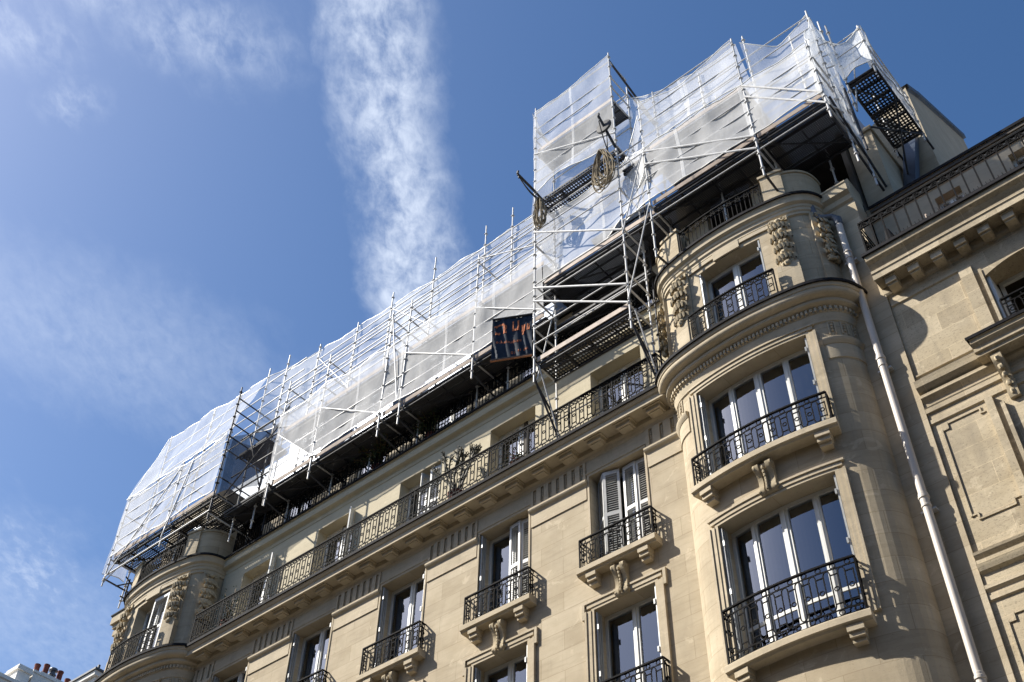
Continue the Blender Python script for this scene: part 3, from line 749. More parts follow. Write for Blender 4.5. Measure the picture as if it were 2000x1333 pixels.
# ------------------------------------------------------------------ neighbouring building on the right
def neighbour():
    N = thing('apartment_building', 'neighbouring cream stone building with panelled wall, block cornice and arched window', 'building', (0, .05, 0))
    f = flat(.05); X1 = 3.2
    m = MB(); wall(m, f, -3.88, X1, 0, 17.45, [(-2.26, -.8, 15.12, 16.75), (-2.2, -.8, 11.2, 13.9)], .4)
    # segmental head
    for i in range(10):
        a0, a1 = -2.26+.146*i, -2.26+.146*(i+1)
        h = lambda x: 16.75+.28*(1-((x+1.53)/.73)**2)
        m.add([(a0,.05,16.75),(a1,.05,16.75),(a1,.05,h(a1)),(a0,.05,h(a0))], [(0,1,2,3)]) if False else None
    obj('wall', m, 'stone_neighbour', N)
    # left edge pilaster strip, panels as raised fillets
    def panel(x0, x1, z0, z1, ear=.1):
        m = MB()
        pts = [(x0,z0+ear),(x0+ear,z0+ear),(x0+ear,z0),(x1-ear,z0),(x1-ear,z0+ear),(x1,z0+ear),(x1,z1-ear),(x1-ear,z1-ear),(x1-ear,z1),(x0+ear,z1),(x0+ear,z1-ear),(x0,z1-ear)]
        for a, b in zip(pts, pts[1:]+pts[:1]):
            e = .01 if a[0] == b[0] else .014
            m.box(min(a[0],b[0])-.014, max(a[0],b[0])+.014, e+.018, .06, min(a[1],b[1])-.014+(e-.01)/9, max(a[1],b[1])+.014-(e-.01)/9)
        obj('wall_panel', m, 'stone_neighbour', N)
    panel(-3.74, -3.0, 12.25, 14.12); panel(-3.74, -3.0, 8.2, 10.66)
    for x0, x1, z0, z1 in ((-2.98, -2.86, 10.9, 14.2), (-2.78, -2.72, 10.9, 14.0), (-2.62, -2.40, 15.16, 17.0), (-2.32, -2.27, 15.2, 16.8)):
        m = MB(); m.box(x0, x1, -.02, .06, z0, z1); obj('surround_strip', m, 'stone_neighbour', N)
    def string(prof, x0=-3.88, x1=X1, name='string_course'):
        m = MB(); m.sweep(f, prof, x0, x1); obj(name, m, 'stone_neighbour', N)
    string([(0,17.02),(.03,17.04),(.03,17.08),(.015,17.09),(.02,17.13),(0,17.15)], -3.86, -2.62)
    string([(0,15.25),(.025,15.27),(.025,15.3),(0,15.32)], -3.86, -2.72)
    string([(0,14.2),(.03,14.22),(.03,14.3),(.015,14.31),(.015,14.42),(.05,14.44),(.05,14.53),(.06,14.55),(.02,14.56),(.02,14.66),(.05,14.7),(.09,14.74),(.09,14.8),(.05,14.83),(.10,14.86),(.16,14.92),(.17,15.0),(.18,15.05),(0,15.1)])
    string([(0,10.93),(.03,10.95),(.03,11.02),(.015,11.03),(.015,11.08),(.05,11.12),(.05,11.18),(.02,11.2),(.02,11.36),(.07,11.4),(.09,11.46),(.1,11.5),(.05,11.52),(.05,11.6),(.09,11.66),(.1,11.7),(0,11.74)])
    m = MB(); m.sweep(f, [(0,14.8),(.3,14.8),(.3,14.86),(.34,14.88),(.34,14.96),(.40,15.02),(.40,15.08),(.42,15.1),(0,15.12)], -2.80, X1); obj('window_balcony', m, 'stone_neighbour', N)
    m = MB(); m.sweep(f, [(.4,15.123),(.44,15.1),(.45,15.15),(0,15.16)], -2.84, X1); obj('flashing', m, 'flashing', N)
    m = MB(); m.sweep(f, [(0,14.0),(.06,14.0),(.09,14.1),(.07,14.25),(.13,14.45),(.24,14.6),(.27,14.72),(.25,14.8),(0,14.8)], -2.62, -2.46); 
    for k in range(5): m.ball((-2.54, -.02-.045*k, 14.1+.14*k), .05, .04, .055, 7, 5, .3)
    obj('scroll_console', m, 'stone_carved', N, True)
    # balcony cornice
    string([(0,17.3),(.04,17.32),(.06,17.36),(.06,17.5),(.34,17.5),(.34,17.47),(.37,17.47),(.37,17.6),(.39,17.62),(.39,17.68),(.34,17.69),(.36,17.74),(.42,17.82),(.49,17.87),(.50,17.92),(.5,18.0),(-.6,18.0),(-.6,17.3)], -3.92, X1, 'balcony_slab')
    m = MB(); m.sweep(f, [(.49,18.003),(.53,17.98),(.545,17.985),(.545,18.05),(-.6,18.06),(-.6,18.003)], -3.95, X1); obj('flashing', m, 'flashing', N)
    me = MB(); me.box(-.1, .1, -.24, .0, 17.33, 17.46); me.box(-.115, .115, -.26, .0, 17.46, 17.497); me.box(-.09, .09, -.2, .0, 17.29, 17.33); me = me.mesh('modillion', 'stone_neighbour')
    for k in range(14): obj('modillion', me, '', N, loc=(-3.66+.43*k, 0, 0))
    # railing: leafy band over plain bars
    m = MB(); y, z0, h = -.44, 18.06, .84
    m.box(-3.84, X1, y-.025, y+.025, z0+h-.02, z0+h+.02); m.box(-3.84, X1, y-.014, y+.014, z0+h-.155, z0+h-.13); m.box(-3.84, X1, y-.012, y+.012, z0+.03, z0+.05)
    k = -3.82
    while k < X1-.2:
        m.path([(k,y,z0+h-.14),(k+.035,y,z0+h-.05),(k+.08,y,z0+h-.025),(k+.11,y,z0+h-.06),(k+.085,y,z0+h-.09)], .021, 4)
        m.path([(k+.11,y,z0+h-.06),(k+.15,y,z0+h-.12),(k+.17,y,z0+h-.14)], .021, 4); m.ball((k+.06,y,z0+h-.09), .022, .012, .026, 6, 4); k += .175
    k = -3.84; i = 0
    while k < X1:
        m.box(k-.013, k+.013, y-.013, y+.013, z0, z0+h); 
        for d in (.075, .15): m.path([(k+d,y,z0+.04),(k+d,y,z0+.12)], .007, 4)
        k += .22
    for z in (z0+h, z0+h-.14, z0+.04): m.path([(-3.84,y,z),(-3.84,.3,z)], .014, 4)
    for q in range(5):
        for zz in (.12, .25, .38, .51): m.path([(-3.84, y+.08+.13*q+.05*math.cos(t), z0+zz+.05*math.sin(t)) for t in [k_*.8 for k_ in range(8)]], .011, 4, True)
    obj('railing', m, 'iron', N)
    # attic wall behind the balcony
    fa = flat(.62); m = MB(); wall(m, fa, -3.86, X1, 18.0, 20.3, [(-2.62, -2.12, 18.1, 19.75), (-1.15, -.3, 18.1, 19.8)], .3); obj('attic_wall', m, 'render_shade', N)
    m = MB(); m.sweep(fa, [(0,20.0),(.04,20.03),(.04,20.12),(.08,20.16),(.1,20.28),(.12,20.32),(-.2,20.32),(-.2,20.0)], -3.87, X1); obj('attic_cornice', m, 'render_shade', N)
    m = MB(); m.sweep(fa, [(.12,20.325),(.15,20.3),(.16,20.36),(-3,20.6),(-3,20.5)], -3.8, X1); obj('flashing', m, 'flashing', N)
    m = MB(); m.box(-3.8, X1, 1.4, 1.5, 10.5, 20.2)
    for z in (11.0, 14.6, 17.4, 20.25): m.box(-3.8, X1, .5, 1.4, z-.04, z+.04)
    m.box(X1-.02, X1, .06, 8, 0, 20.2); m.box(-3.8, X1, 7.9, 8, 0, 20.2); obj('interior', m, 'interior', N)
    # windows
    for u0, u1, z0_, z1_, ff, o in ((-2.18, -.8, 15.12, 16.75, f, -.42), (-2.2, -.8, 11.2, 13.9, f, -.3), (-2.62, -2.12, 18.1, 19.75, fa, -.2), (-1.15, -.3, 18.1, 19.8, fa, -.2)):
        fr, pa = window_mesh(ff, u0, u1, z0_, z1_, o, [((u0+u1)/2, .07)])
        w = obj('window', fr, '', N)
        if z0_ != 15.12:
            for p in pa: obj('pane', p, '', w)
    m = MB()
    for i in range(12):
        a0, a1 = -2.26+1.46*i/12, -2.26+1.46*(i+1)/12; h = lambda x: 16.6+.16*(1-((x+1.53)/.73)**2)
        m.add([(a0,.0,16.76),(a1,.0,16.76),(a1,.0,h(a1)),(a0,.0,h(a0)),(a0,.3,16.76),(a1,.3,16.76),(a1,.3,h(a1)),(a0,.3,h(a0))], [(0,1,2,3),(3,2,6,7),(4,7,6,5)])
    obj('arched_lintel', m, 'stone_neighbour', N)
    m = MB(); m.box(-2.255, -2.2, .06, .46, 15.16, 16.62); obj('shutter', m, 'white_paint', N)
    m = railing(f, -2.15, 1.0, .33, 15.16, .5, 'small', .24); obj('railing', m, 'iron', N)
neighbour()

# tall party wall with zinc capping behind the scaffold
def party_wall():
    P_ = thing('party_wall', 'tall shaded rendered party wall with dark sloping coping above the roofs', 'wall', (-3.2, 3, 20.5))
    top = [(-3.85, 2.4, 25.3), (-2.57, 2.4, 26.1), (-2.55, 3.3, 26.9), (-2.5, 7.5, 30.0), (-3.85, 7.5, 30.0)]
    bot = [(x, y, 20.62) for x, y, z in top]
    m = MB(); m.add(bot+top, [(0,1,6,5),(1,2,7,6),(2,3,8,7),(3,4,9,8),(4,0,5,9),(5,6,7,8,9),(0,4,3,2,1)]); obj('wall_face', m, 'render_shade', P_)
    m = MB()
    for a, b in zip(top[1:3], top[2:4]): m.add([(a[0]+.08,a[1]-.03,a[2]-.14),(b[0]+.08,b[1],b[2]-.14),(b[0]+.08,b[1],b[2]+.06),(a[0]+.08,a[1]-.03,a[2]+.06),(a[0]-.3,a[1],a[2]+.1),(b[0]-.3,b[1],b[2]+.1),(a[0]-.01,a[1],a[2]-.14),(b[0]-.01,b[1],b[2]-.14)], [(0,1,2,3),(3,2,5,4),(0,6,7,1)])
    obj('coping', m, 'slate', P_)
    m = MB(); m.add([(-3.3,1.75,22.0),(-3.02,1.75,22.0),(-2.72,2.2,24.15),(-3.02,2.2,24.15),(-3.3,1.95,22.0),(-3.02,1.95,22.0),(-2.72,2.38,24.15),(-3.02,2.38,24.15)], [(0,1,2,3),(1,5,6,2),(0,3,7,4),(4,7,6,5),(0,4,5,1),(3,2,6,7)]); obj('zinc_flue', m, 'zinc_dark', P_)
    m = MB(); m.box(-3.86, -3.3, .75, 2.38, 20.7, 23.0); m.box(-3.9, -3.26, .7, 2.38, 23.0, 23.12); obj('chimney_base', m, 'render_shade', P_)
party_wall()

# ------------------------------------------------------------------ houses far to the left
def far_houses():
    H = thing('house', 'distant pale house with a white chimney stack of terracotta pots', 'house', (-47, 8, 0))
    m = MB(); m.box(-56, -43.4, 3.6, 14, 0, 26.6); m.box(-56.1, -43.3, 3.5, 14, 26.6, 26.75); obj('wall', m, 'white_render', H)
    m = MB(); m.box(-44.3, -43.7, 5.22, 8.2, 26.7, 27.62); m.box(-44.36, -43.64, 5.16, 8.3, 27.62, 27.72); m.box(-44.33, -43.67, 5.5, 8.25, 27.72, 27.8); st = obj('chimney_stack', m, 'white_render', H)
    m = MB(); m.box(-44.5, -43.6, 4.5, 5.08, 26.7, 27.38); m.box(-44.58, -43.52, 4.42, 5.14, 27.38, 27.5); m.box(-44.54, -43.56, 4.46, 5.11, 27.5, 27.62); obj('chimney_block', m, 'white_render', H)
    for k, (y, h) in enumerate(((5.42, .42), (5.82, .6), (6.16, .55), (6.5, .6), (6.92, .42))):
        p = MB(); r = .115
        if k == 2: p.lathe((0,0,0), [(.11,0),(.10,.22),(.17,.24),(.17,.3),(.11,.32),(.10,.44),(.19,.46),(.17,.56),(0,.58)], 12)
        else: p.lathe((0,0,0), [(r*1.2,0),(r*1.05,.08),(r,h-.1),(r*1.15,h-.06),(r*1.15,h),(r*.75,h),(r*.75,h-.25)], 12)
        obj('chimney_pot', p, 'terracotta' if k != 2 else 'pipe_grey', st, True, loc=(-44, y, 27.76))
    H2 = thing('house', 'far white building corner with moulded eaves cornice beside the left bay', 'house', (-40, 8, 0))
    m = MB(); m.box(-50, -36.35, 4.4, 14, 0, 23.55); obj('wall', m, 'white_render', H2)
    m = MB(); m.box(-50, -36.22, 4.25, 14, 23.55, 23.8); m.box(-50, -36.1, 4.1, 14, 23.8, 24.0); m.box(-50, -36, 3.98, 14, 24.0, 24.18); obj('eaves_cornice', m, 'white_render', H2)
    m = MB(); m.box(-50, -35.94, 3.92, 14, 24.18, 24.26); m.box(-36.2, -36.12, 4.1, 4.18, 24.26, 24.5); obj('roof_edge', m, 'slate', H2)
far_houses()

# ------------------------------------------------------------------ scaffolding
R = .0215
def post(par, x, y, z0, z1, ros=None, mat='steel'):
    m = MB(); m.tube((x,y,z0), (x,y,z1), R, 8, True); m.tube((x,y,z1-.14), (x,y,z1), R*.8, 8, True)
    z = z0+.25
    while z < z1-.1:
        m.lathe((x,y,z), [(R,-.02),(.038,-.012),(.05,-.005),(.05,.006),(.038,.012),(R,.02)], 8); z += .5
    return obj('standard', m, mat, par, True)
def bar(par, p, q, name='guard_rail', r=.0165, mat='steel'):
    m = MB(); m.tube(p, q, r, 8, True); return obj(name, m, mat, par, True)
def deck(par, x0, x1, y0, y1, z, toe=True, n=None, mat='deck_steel'):
    n = n or max(1, round((y1-y0)/.33)); w = (y1-y0)/n
    for k in range(n):
        a, b = y0+w*k+.008, y0+w*(k+1)-.008
        m = MB(); m.box(x0, x1, a, b, z-.006, z)
        for y in (a, b-.012): m.box(x0, x1, y, y+.012, z-.06, z-.006)
        nb = max(2, int((x1-x0)/.6))
        for i in range(nb+1):
            x = x0+.02+(x1-x0-.04)*i/nb; m.box(x-.015, x+.015, a+.012, b-.012, z-.045, z-.0065)
        obj('deck_plank', m, mat, par)
    for y in (y0+.05, y1-.05): bar(par, (x0, y, z-.11), (x1, y, z-.11), 'ledger', .024, 'steel_dark')
    bar(par, (x0, y0+.05, z-.15), (x1, y1-.05, z-.15), 'plan_brace', .02, 'steel_dark')
    if toe:
        m = MB(); m.box(x0+.03, x1-.03, y0-.03, y0-.01, z+.005, z+.135); obj('toe_board', m, 'toe_wood', par)
def rails(par, xs, y, zs):
    for a, b in zip(xs, xs[1:]):
        for z in zs: bar(par, (a, y, z), (b, y, z))
def transoms(par, x, y0, y1, zs):
    for z in zs: bar(par, (x, y0, z), (x, y1, z), 'transom', .022)

def long_run():
    T = thing('scaffold', 'long tubular steel scaffold along the roofline above the upper balcony', 'scaffold', (-16, 0, 20.6))
    Y, YB = -.75, 0.0
    xs = [-20.5, -18.82, -16.35, -15.65, -13.25, -11.1]
    for x in xs[:-1]: post(T, x, Y, 20.72, 25.3)
    bx = [(-20.5, 27.5), (-18.82, 27.3), (-17.4, 27.6), (-15.72, 27.9), (-13.77, 27.75), (-12.79, 27.75)]
    for x, z in bx: post(T, x, YB, 20.62, z)
    rails(T, xs, Y, [21.95, 22.45, 23.85, 24.35, 24.85, 25.15])
    rails(T, [-20.5, -18.82, -17.4, -15.72, -13.77, -12.79, -11.1], YB, [22.3, 24.3, 24.8, 25.3, 25.8, 26.3, 26.8])
    for x in xs[:-1]: transoms(T, x, Y, YB+.3, [21.33, 23.25, 25.0])
    for x in xs[1:4]: transoms(T, x, Y, YB, [24.0, 24.5])
    for a, b in zip(xs, xs[1:]):
        deck(T, a, b, Y+.09, .32, 21.42); deck(T, a, b, Y+.09, .32, 23.3)
    for (a, za), (b, zb) in (((-20.5, 23.2), (-18.82, 21.5)), ((-18.82, 23.2), (-16.35, 21.5)), ((-15.65, 23.2), (-13.25, 21.5)), ((-13.25, 23.2), (-11.1, 21.55)), ((-13.25, 25.1), (-11.1, 24.0)), ((-16.35, 25.2), (-15.75, 21.6))):
        bar(T, (a, Y-.03, za), (b, Y-.03, zb), 'brace')
    bar(T, (-17.4, YB, 26.9), (-15.72, YB, 25.0), 'brace'); bar(T, (-20.5, YB, 26.9), (-18.82, YB, 24.6), 'brace')
    # brackets carrying the run off the balcony
    for x in xs[:-1]:
        bar(T, (x, Y, 20.9), (x, .35, 20.7), 'outrigger', .024, 'steel_dark'); post(T, x, .38, 20.62, 23.2, mat='steel_dark')
    return T
def tower():
    T = thing('scaffold', 'narrow hoist tower of steel tubes standing on the long iron balcony', 'scaffold', (-9.75, -.42, 17.67))
    L_, R_, F_, K_ = -11.02, -8.5, -1.15, -.40
    post(T, L_, F_, 18.85, 29.6); post(T, R_, F_, 18.75, 29.75); post(T, L_, K_, 17.68, 28.7); post(T, R_, K_, 17.68, 28.95)
    post(T, -8.52, -.13, 17.68, 25.0, mat='steel_dark')
    rails(T, [L_, R_], F_, [20.0, 20.5, 21.5, 22.0, 23.5, 24.0, 24.5, 26.0, 26.5, 28.0, 28.5, 29.3])
    rails(T, [L_, R_], K_, [18.3, 21.0, 23.0, 25.0, 27.0, 28.6])
    for x in (L_, R_): transoms(T, x, F_, K_, [19.44, 20.0, 20.5, 21.5, 22.0, 23.5, 25.3, 27.4, 28.0, 28.5, 29.3 if x == R_ else 28.6])
    bar(T, (R_, K_, 29.0-.2), (R_, .9, 28.6), 'transom', .03, 'steel_dark'); bar(T, (R_, F_, 29.35), (R_, .9, 28.75), 'transom', .03, 'steel_dark')
    deck(T, L_, R_, F_+.09, K_-.03, 19.5, True, None, 'deck_grid'); deck(T, L_+.02, R_, F_+.09, K_-.03, 25.36, False, None, 'deck_grid'); deck(T, L_, R_, F_+.09, K_-.03, 27.48)
    deck(T, L_-.02, -7.75, -.79, .32, 22.36); deck(T, L_-.02, -8.4, -.36, .32, 21.3, False)
    for za, zb in ((21.88, 20.1), (21.42, 19.52), (23.95, 21.95), (27.3, 25.8)): bar(T, (L_, F_-.035, za), (R_, F_-.035, zb), 'brace', .024)
    bar(T, (R_, F_-.035, 19.6), (-7.76, F_-.035, 22.2), 'brace'); bar(T, (R_, F_-.04, 21.8), (-7.8, F_-.04, 24.2), 'brace')
    for x in (L_, R_):
        bar(T, (x, F_, 18.95), (x, K_, 18.25), 'outrigger', .024, 'steel_dark'); bar(T, (x, F_, 19.0), (x, K_, 17.9), 'outrigger', .024, 'steel_dark'); bar(T, (x+.05, F_+.1, 19.4), (x+.05, -.36, 17.75), 'brace')
    bar(T, (L_, F_+.1, 19.0), (L_, K_, 22.0), 'brace')
    return T
def right_corner():
    T = thing('scaffold', 'steel tube scaffold wrapping the attic over the right rounded bay', 'scaffold', (-5.6, -.4, 20.6))
    F_, K_ = -1.15, -.40
    xs = [-7.75, -5.08, -3.47]
    for x, a, b in ((-7.75, 20.4, 26.5), (-5.08, 20.85, 26.4), (-3.47, 21.35, 24.4)): post(T, x, F_, a, b)
    for x, b in ((-7.75, 27.9), (-6.4, 27.3), (-5.08, 27.6), (-3.45, 26.85)): post(T, x, K_, 20.65, b)
    for x, b in ((-6.4, 27.2), (-4.2, 27.6), (-3.45, 27.4)): post(T, x, .33, 20.65, b)
    rails(T, xs, F_, [21.75, 22.75, 23.25, 23.75]); rails(T, xs[:2], F_, [24.85, 25.35, 25.85, 26.25]); rails(T, [-8.5, -7.75], F_, [22.3, 22.8, 24.3, 24.8])
    rails(T, [-7.75, -5.08, -3.45], K_, [23.0, 23.6, 24.9, 25.5, 26.1, 26.6]); rails(T, [-6.4, -4.2, -3.45], .33, [24.9, 25.5, 26.1, 26.7])
    for x in xs: transoms(T, x, F_, .35, [21.75, 22.18, 23.25, 24.25 if x < -4 else 23.8])
    for a, b in zip(xs, xs[1:]): deck(T, a, b, F_+.09, .3, 22.26, True)
    deck(T, -8.45, -7.75, F_+.09, K_-.03, 24.3, False); deck(T, -7.75, -5.08, F_+.09, .3, 24.32, True)
    for (a, za), (b, zb) in (((-7.75, 24.25), (-5.08, 22.25)), ((-7.75, 23.75), (-5.08, 21.8)), ((-5.08, 24.25), (-3.47, 22.25)), ((-5.08, 23.8), (-3.47, 21.85))): bar(T, (a, F_-.035, za), (b, F_-.035, zb), 'brace', .024)
    bar(T, (-3.47, F_, 21.5), (-3.47, .9, 20.9), 'outrigger', .026, 'steel_dark'); bar(T, (-3.4, F_+.05, 22.1), (-3.4, 1.2, 20.75), 'outrigger', .026, 'steel_dark')
    bar(T, (-5.08, F_, 20.95), (-5.08, -.1, 20.75), 'outrigger', .026, 'steel_dark'); bar(T, (-7.75, F_, 20.5), (-7.75, -.1, 20.7), 'outrigger', .026, 'steel_dark')
    bar(T, (-3.2, -.55, 22.9), (-3.2, -.5, 20.7), 'jack_post', .026, 'steel_dark')
    m = MB()
    for k in range(5): m.box(-6.3, -5.4, -.5+.1*k, -.42+.1*k, 22.28+.015*k, 22.36+.02*k)
    return T
def side_platform():
    T = thing('scaffold', 'cantilevered side platform of perforated planks along the party wall', 'scaffold', (-2.85, .7, 23.3))
    for x, y, a, b in ((-3.17, -.32, 22.3, 25.9), (-2.53, -.36, 23.1, 25.05), (-2.53, 1.75, 23.0, 25.0), (-3.17, 1.75, 23.0, 25.6)): post(T, x, y, a, b)
    deck(T, -3.17, -2.53, -.3, .72, 23.4, False, 3, 'deck_grid'); deck(T, -3.17, -2.53, .72, 1.75, 23.4, False, 3, 'deck_grid')
    for z in (23.9, 24.4, 24.9): bar(T, (-3.17, -.34, z), (-2.53, -.36, z)); bar(T, (-2.53, -.36, z), (-2.53, 1.75, z)); bar(T, (-3.45, -.4, z+.3), (-3.17, -.32, z+.3))
    for y in (-.32, .72, 1.75): bar(T, (-3.19, y, 23.32), (-2.5, y, 23.32), 'transom', .026, 'steel_dark')
    for x in (-3.17, -2.53): bar(T, (x, -.36, 23.33), (x, 2.3, 23.33), 'ledger', .024, 'steel_dark')
    bar(T, (-3.17, -.3, 22.3), (-2.9, .1, 25.0), 'brace'); bar(T, (-2.53, 1.7, 23.2), (-3.2, .4, 22.6), 'brace', .022, 'steel_dark'); bar(T, (-2.53, .5, 23.3), (-3.3, 2.2, 22.2), 'brace', .022, 'steel_dark')
    return T
def left_corner():
    T = thing('scaffold', 'steel tube scaffold wrapping the attic over the left rounded bay', 'scaffold', (-24.7, -.4, 20.6))
    F_, K_ = -1.15, -.40
    xs = [-27.05, -24.48, -22.38]
    for x, a, b in ((-27.05, 20.95, 24.15), (-24.48, 21.1, 24.2), (-22.38, 21.0, 25.95)): post(T, x, F_, a, b, mat='steel' if x < -23 else 'steel_dark')
    for x, b in ((-27.15, 27.3), (-24.9, 27.2), (-23.6, 27.1), (-22.3, 27.3), (-21.4, 27.3)): post(T, x, K_, 20.65, b)
    post(T, -22.38, .2, 20.7, 26.4, mat='steel_dark'); post(T, -21.3, -.1, 20.7, 25.6, mat='steel_dark'); post(T, -20.6, -.72, 20.8, 24.2, mat='steel_dark')
    rails(T, xs, F_, [21.3, 22.5, 23.0, 23.5, 24.0]); rails(T, [-27.15, -24.9, -23.6, -22.3, -20.5], K_, [24.6, 25.1, 25.6, 26.1, 26.6])
    for x in xs: transoms(T, x, F_, .35, [21.2, 21.88, 22.5, 23.5])
    for z in (24.0, 24.5, 25.0, 25.5): bar(T, (-22.38, F_, z), (-22.38, .2, z), 'transom', .022, 'steel_dark')
    for z in (22.0, 22.7, 23.4, 24.1): bar(T, (-22.38, F_+.4, z), (-20.6, -.72, z), 'guard_rail', .022, 'steel_dark')
    for z in (24.6, 25.2): bar(T, (-22.38, .2, z), (-21.3, -.1, z-.3), 'guard_rail', .022, 'steel_dark')
    bar(T, (-21.3, -.1, 25.3), (-20.6, -.72, 24.1), 'brace', .024, 'steel_dark'); bar(T, (-22.38, .2, 26.2), (-21.0, -.3, 24.7), 'brace', .024, 'steel_dark')
    bar(T, (-22.3, -.9, 21.9), (-20.7, -.6, 24.0), 'brace', .022, 'steel_dark'); bar(T, (-21.9, -.8, 24.0), (-21.0, -.6, 21.5), 'brace', .022, 'steel_dark')
    for a, b in zip(xs, xs[1:]): deck(T, a, b, F_+.09, .3, 21.95, True, None, 'deck_grid')
    deck(T, -22.36, -20.5, -.72, .3, 21.5, False); deck(T, -22.36, -21.2, -.7, .1, 23.6, False)
    for p, q in (((-27.05, F_, 21.05), (-25.4, -.1, 24.3)), ((-27.05, F_-.03, 21.1), (-24.48, F_-.03, 24.0)), ((-26.3, F_-.03, 21.9), (-24.2, -.5, 26.0)), ((-24.48, F_-.03, 21.4), (-23.9, F_-.03, 24.0)), ((-25.6, F_-.02, 21.9), (-23.9, -.45, 25.5)), ((-24.48, F_-.03, 21.9), (-24.0, -.8, 24.2))): bar(T, p, q, 'brace')
    bar(T, (-27.05, F_, 21.2), (-27.05, -.1, 21.2), 'outrigger', .026, 'steel_dark'); bar(T, (-26.9, -.45, 21.5), (-26.9, -.45, 20.75), 'outrigger', .026, 'steel_dark'); bar(T, (-27.05, F_, 21.3), (-22.38, F_, 21.3), 'ledger', .024)
    bar(T, (-26.9, -.6, 20.85), (-26.9, -.1, 20.85), 'outrigger', .022, 'steel_dark'); bar(T, (-26.6, -.75, 21.3), (-26.6, -.1, 20.9), 'outrigger', .022, 'steel_dark'); bar(T, (-26.95, -.8, 21.1), (-26.5, -.3, 21.35), 'outrigger', .022, 'steel_dark')
    return T
long_run(); tower(); right_corner(); side_platform(); left_corner()

# ------------------------------------------------------------------ debris netting
def interp(pts, t):
    L = [0]
    for a, b in zip(pts, pts[1:]): L.append(L[-1]+(Vector(b)-Vector(a)).length)
    d = t*L[-1]
    for i in range(len(pts)-1):
        if d <= L[i+1]+1e-9:
            k = (d-L[i])/max(1e-9, L[i+1]-L[i]); return Vector(pts[i]).lerp(Vector(pts[i+1]), k)
    return Vector(pts[-1])
def netting(label, bottom, top, mat='net', amp=.05, sag=.10, spans=4, res=9, name='debris_net', vert=0., group=None, hem=True):
    la = sum((Vector(b)-Vector(a)).length for a, b in zip(bottom, bottom[1:])); nu = max(6, int(la*res)); nv = 18
    m = MB(); vs = []; seed = rnd.random()*90
    for i in range(nu+1):
        t = i/nu; p, q = interp(bottom, t), interp(top, t)
        tan = (interp(bottom, min(1, t+.01))-interp(bottom, max(0, t-.01)))
        up = (q-p); nrm = up.cross(tan)
        if nrm.length < 1e-6: nrm = Vector((0,-1,0))
        nrm.normalize(); sc = abs(math.sin(math.pi*t*spans))
        for j in range(nv+1):
            v = j/nv; c = p.lerp(q, v)
            edge = min(v, 1-v)*4; edge = min(1, edge)
            w = noise.noise(Vector((c.x*1.3+seed, c.y*1.3+c.z*.25, c.z*1.1)))*amp+noise.noise(Vector((c.x*4+seed, c.y*4, c.z*1.2)))*amp*.45
            w += sc*amp*1.2*math.sin(math.pi*v)
            c = c+nrm*w
            c = c-up.normalized()*sag*sc*(v**6)+up.normalized()*sag*.5*sc*((1-v)**6)
            vs.append(c)
    fs = [(i*(nv+1)+j, (i+1)*(nv+1)+j, (i+1)*(nv+1)+j+1, i*(nv+1)+j+1) for i in range(nu) for j in range(nv)]
    m.add(vs, fs); o = obj(name, m, mat, None, True); tag(o, label, 'netting', group)
    if hem and la > 2:
        for q in range(1, max(2, int(la/1.45))):
            i = int(nu*q/max(2, int(la/1.45)))
            if i+1 > nu: continue
            k = MB(); off = Vector((0, -.006, 0)); col = [(vs[i*(nv+1)+j]+off, vs[i*(nv+1)+j].lerp(vs[(i+1)*(nv+1)+j], .7)+off) for j in range(nv+1)]
            k.add([p for c_ in col for p in c_], [(2*j, 2*j+1, 2*j+3, 2*j+2) for j in range(nv)]); obj('seam', k, mat, o, True)
    if hem:
        for j in (0, nv):
            h = MB(); h.path([vs[i*(nv+1)+j] for i in range(nu+1)], .012, 4); obj('hem', h, 'white_paint', o)
    return o
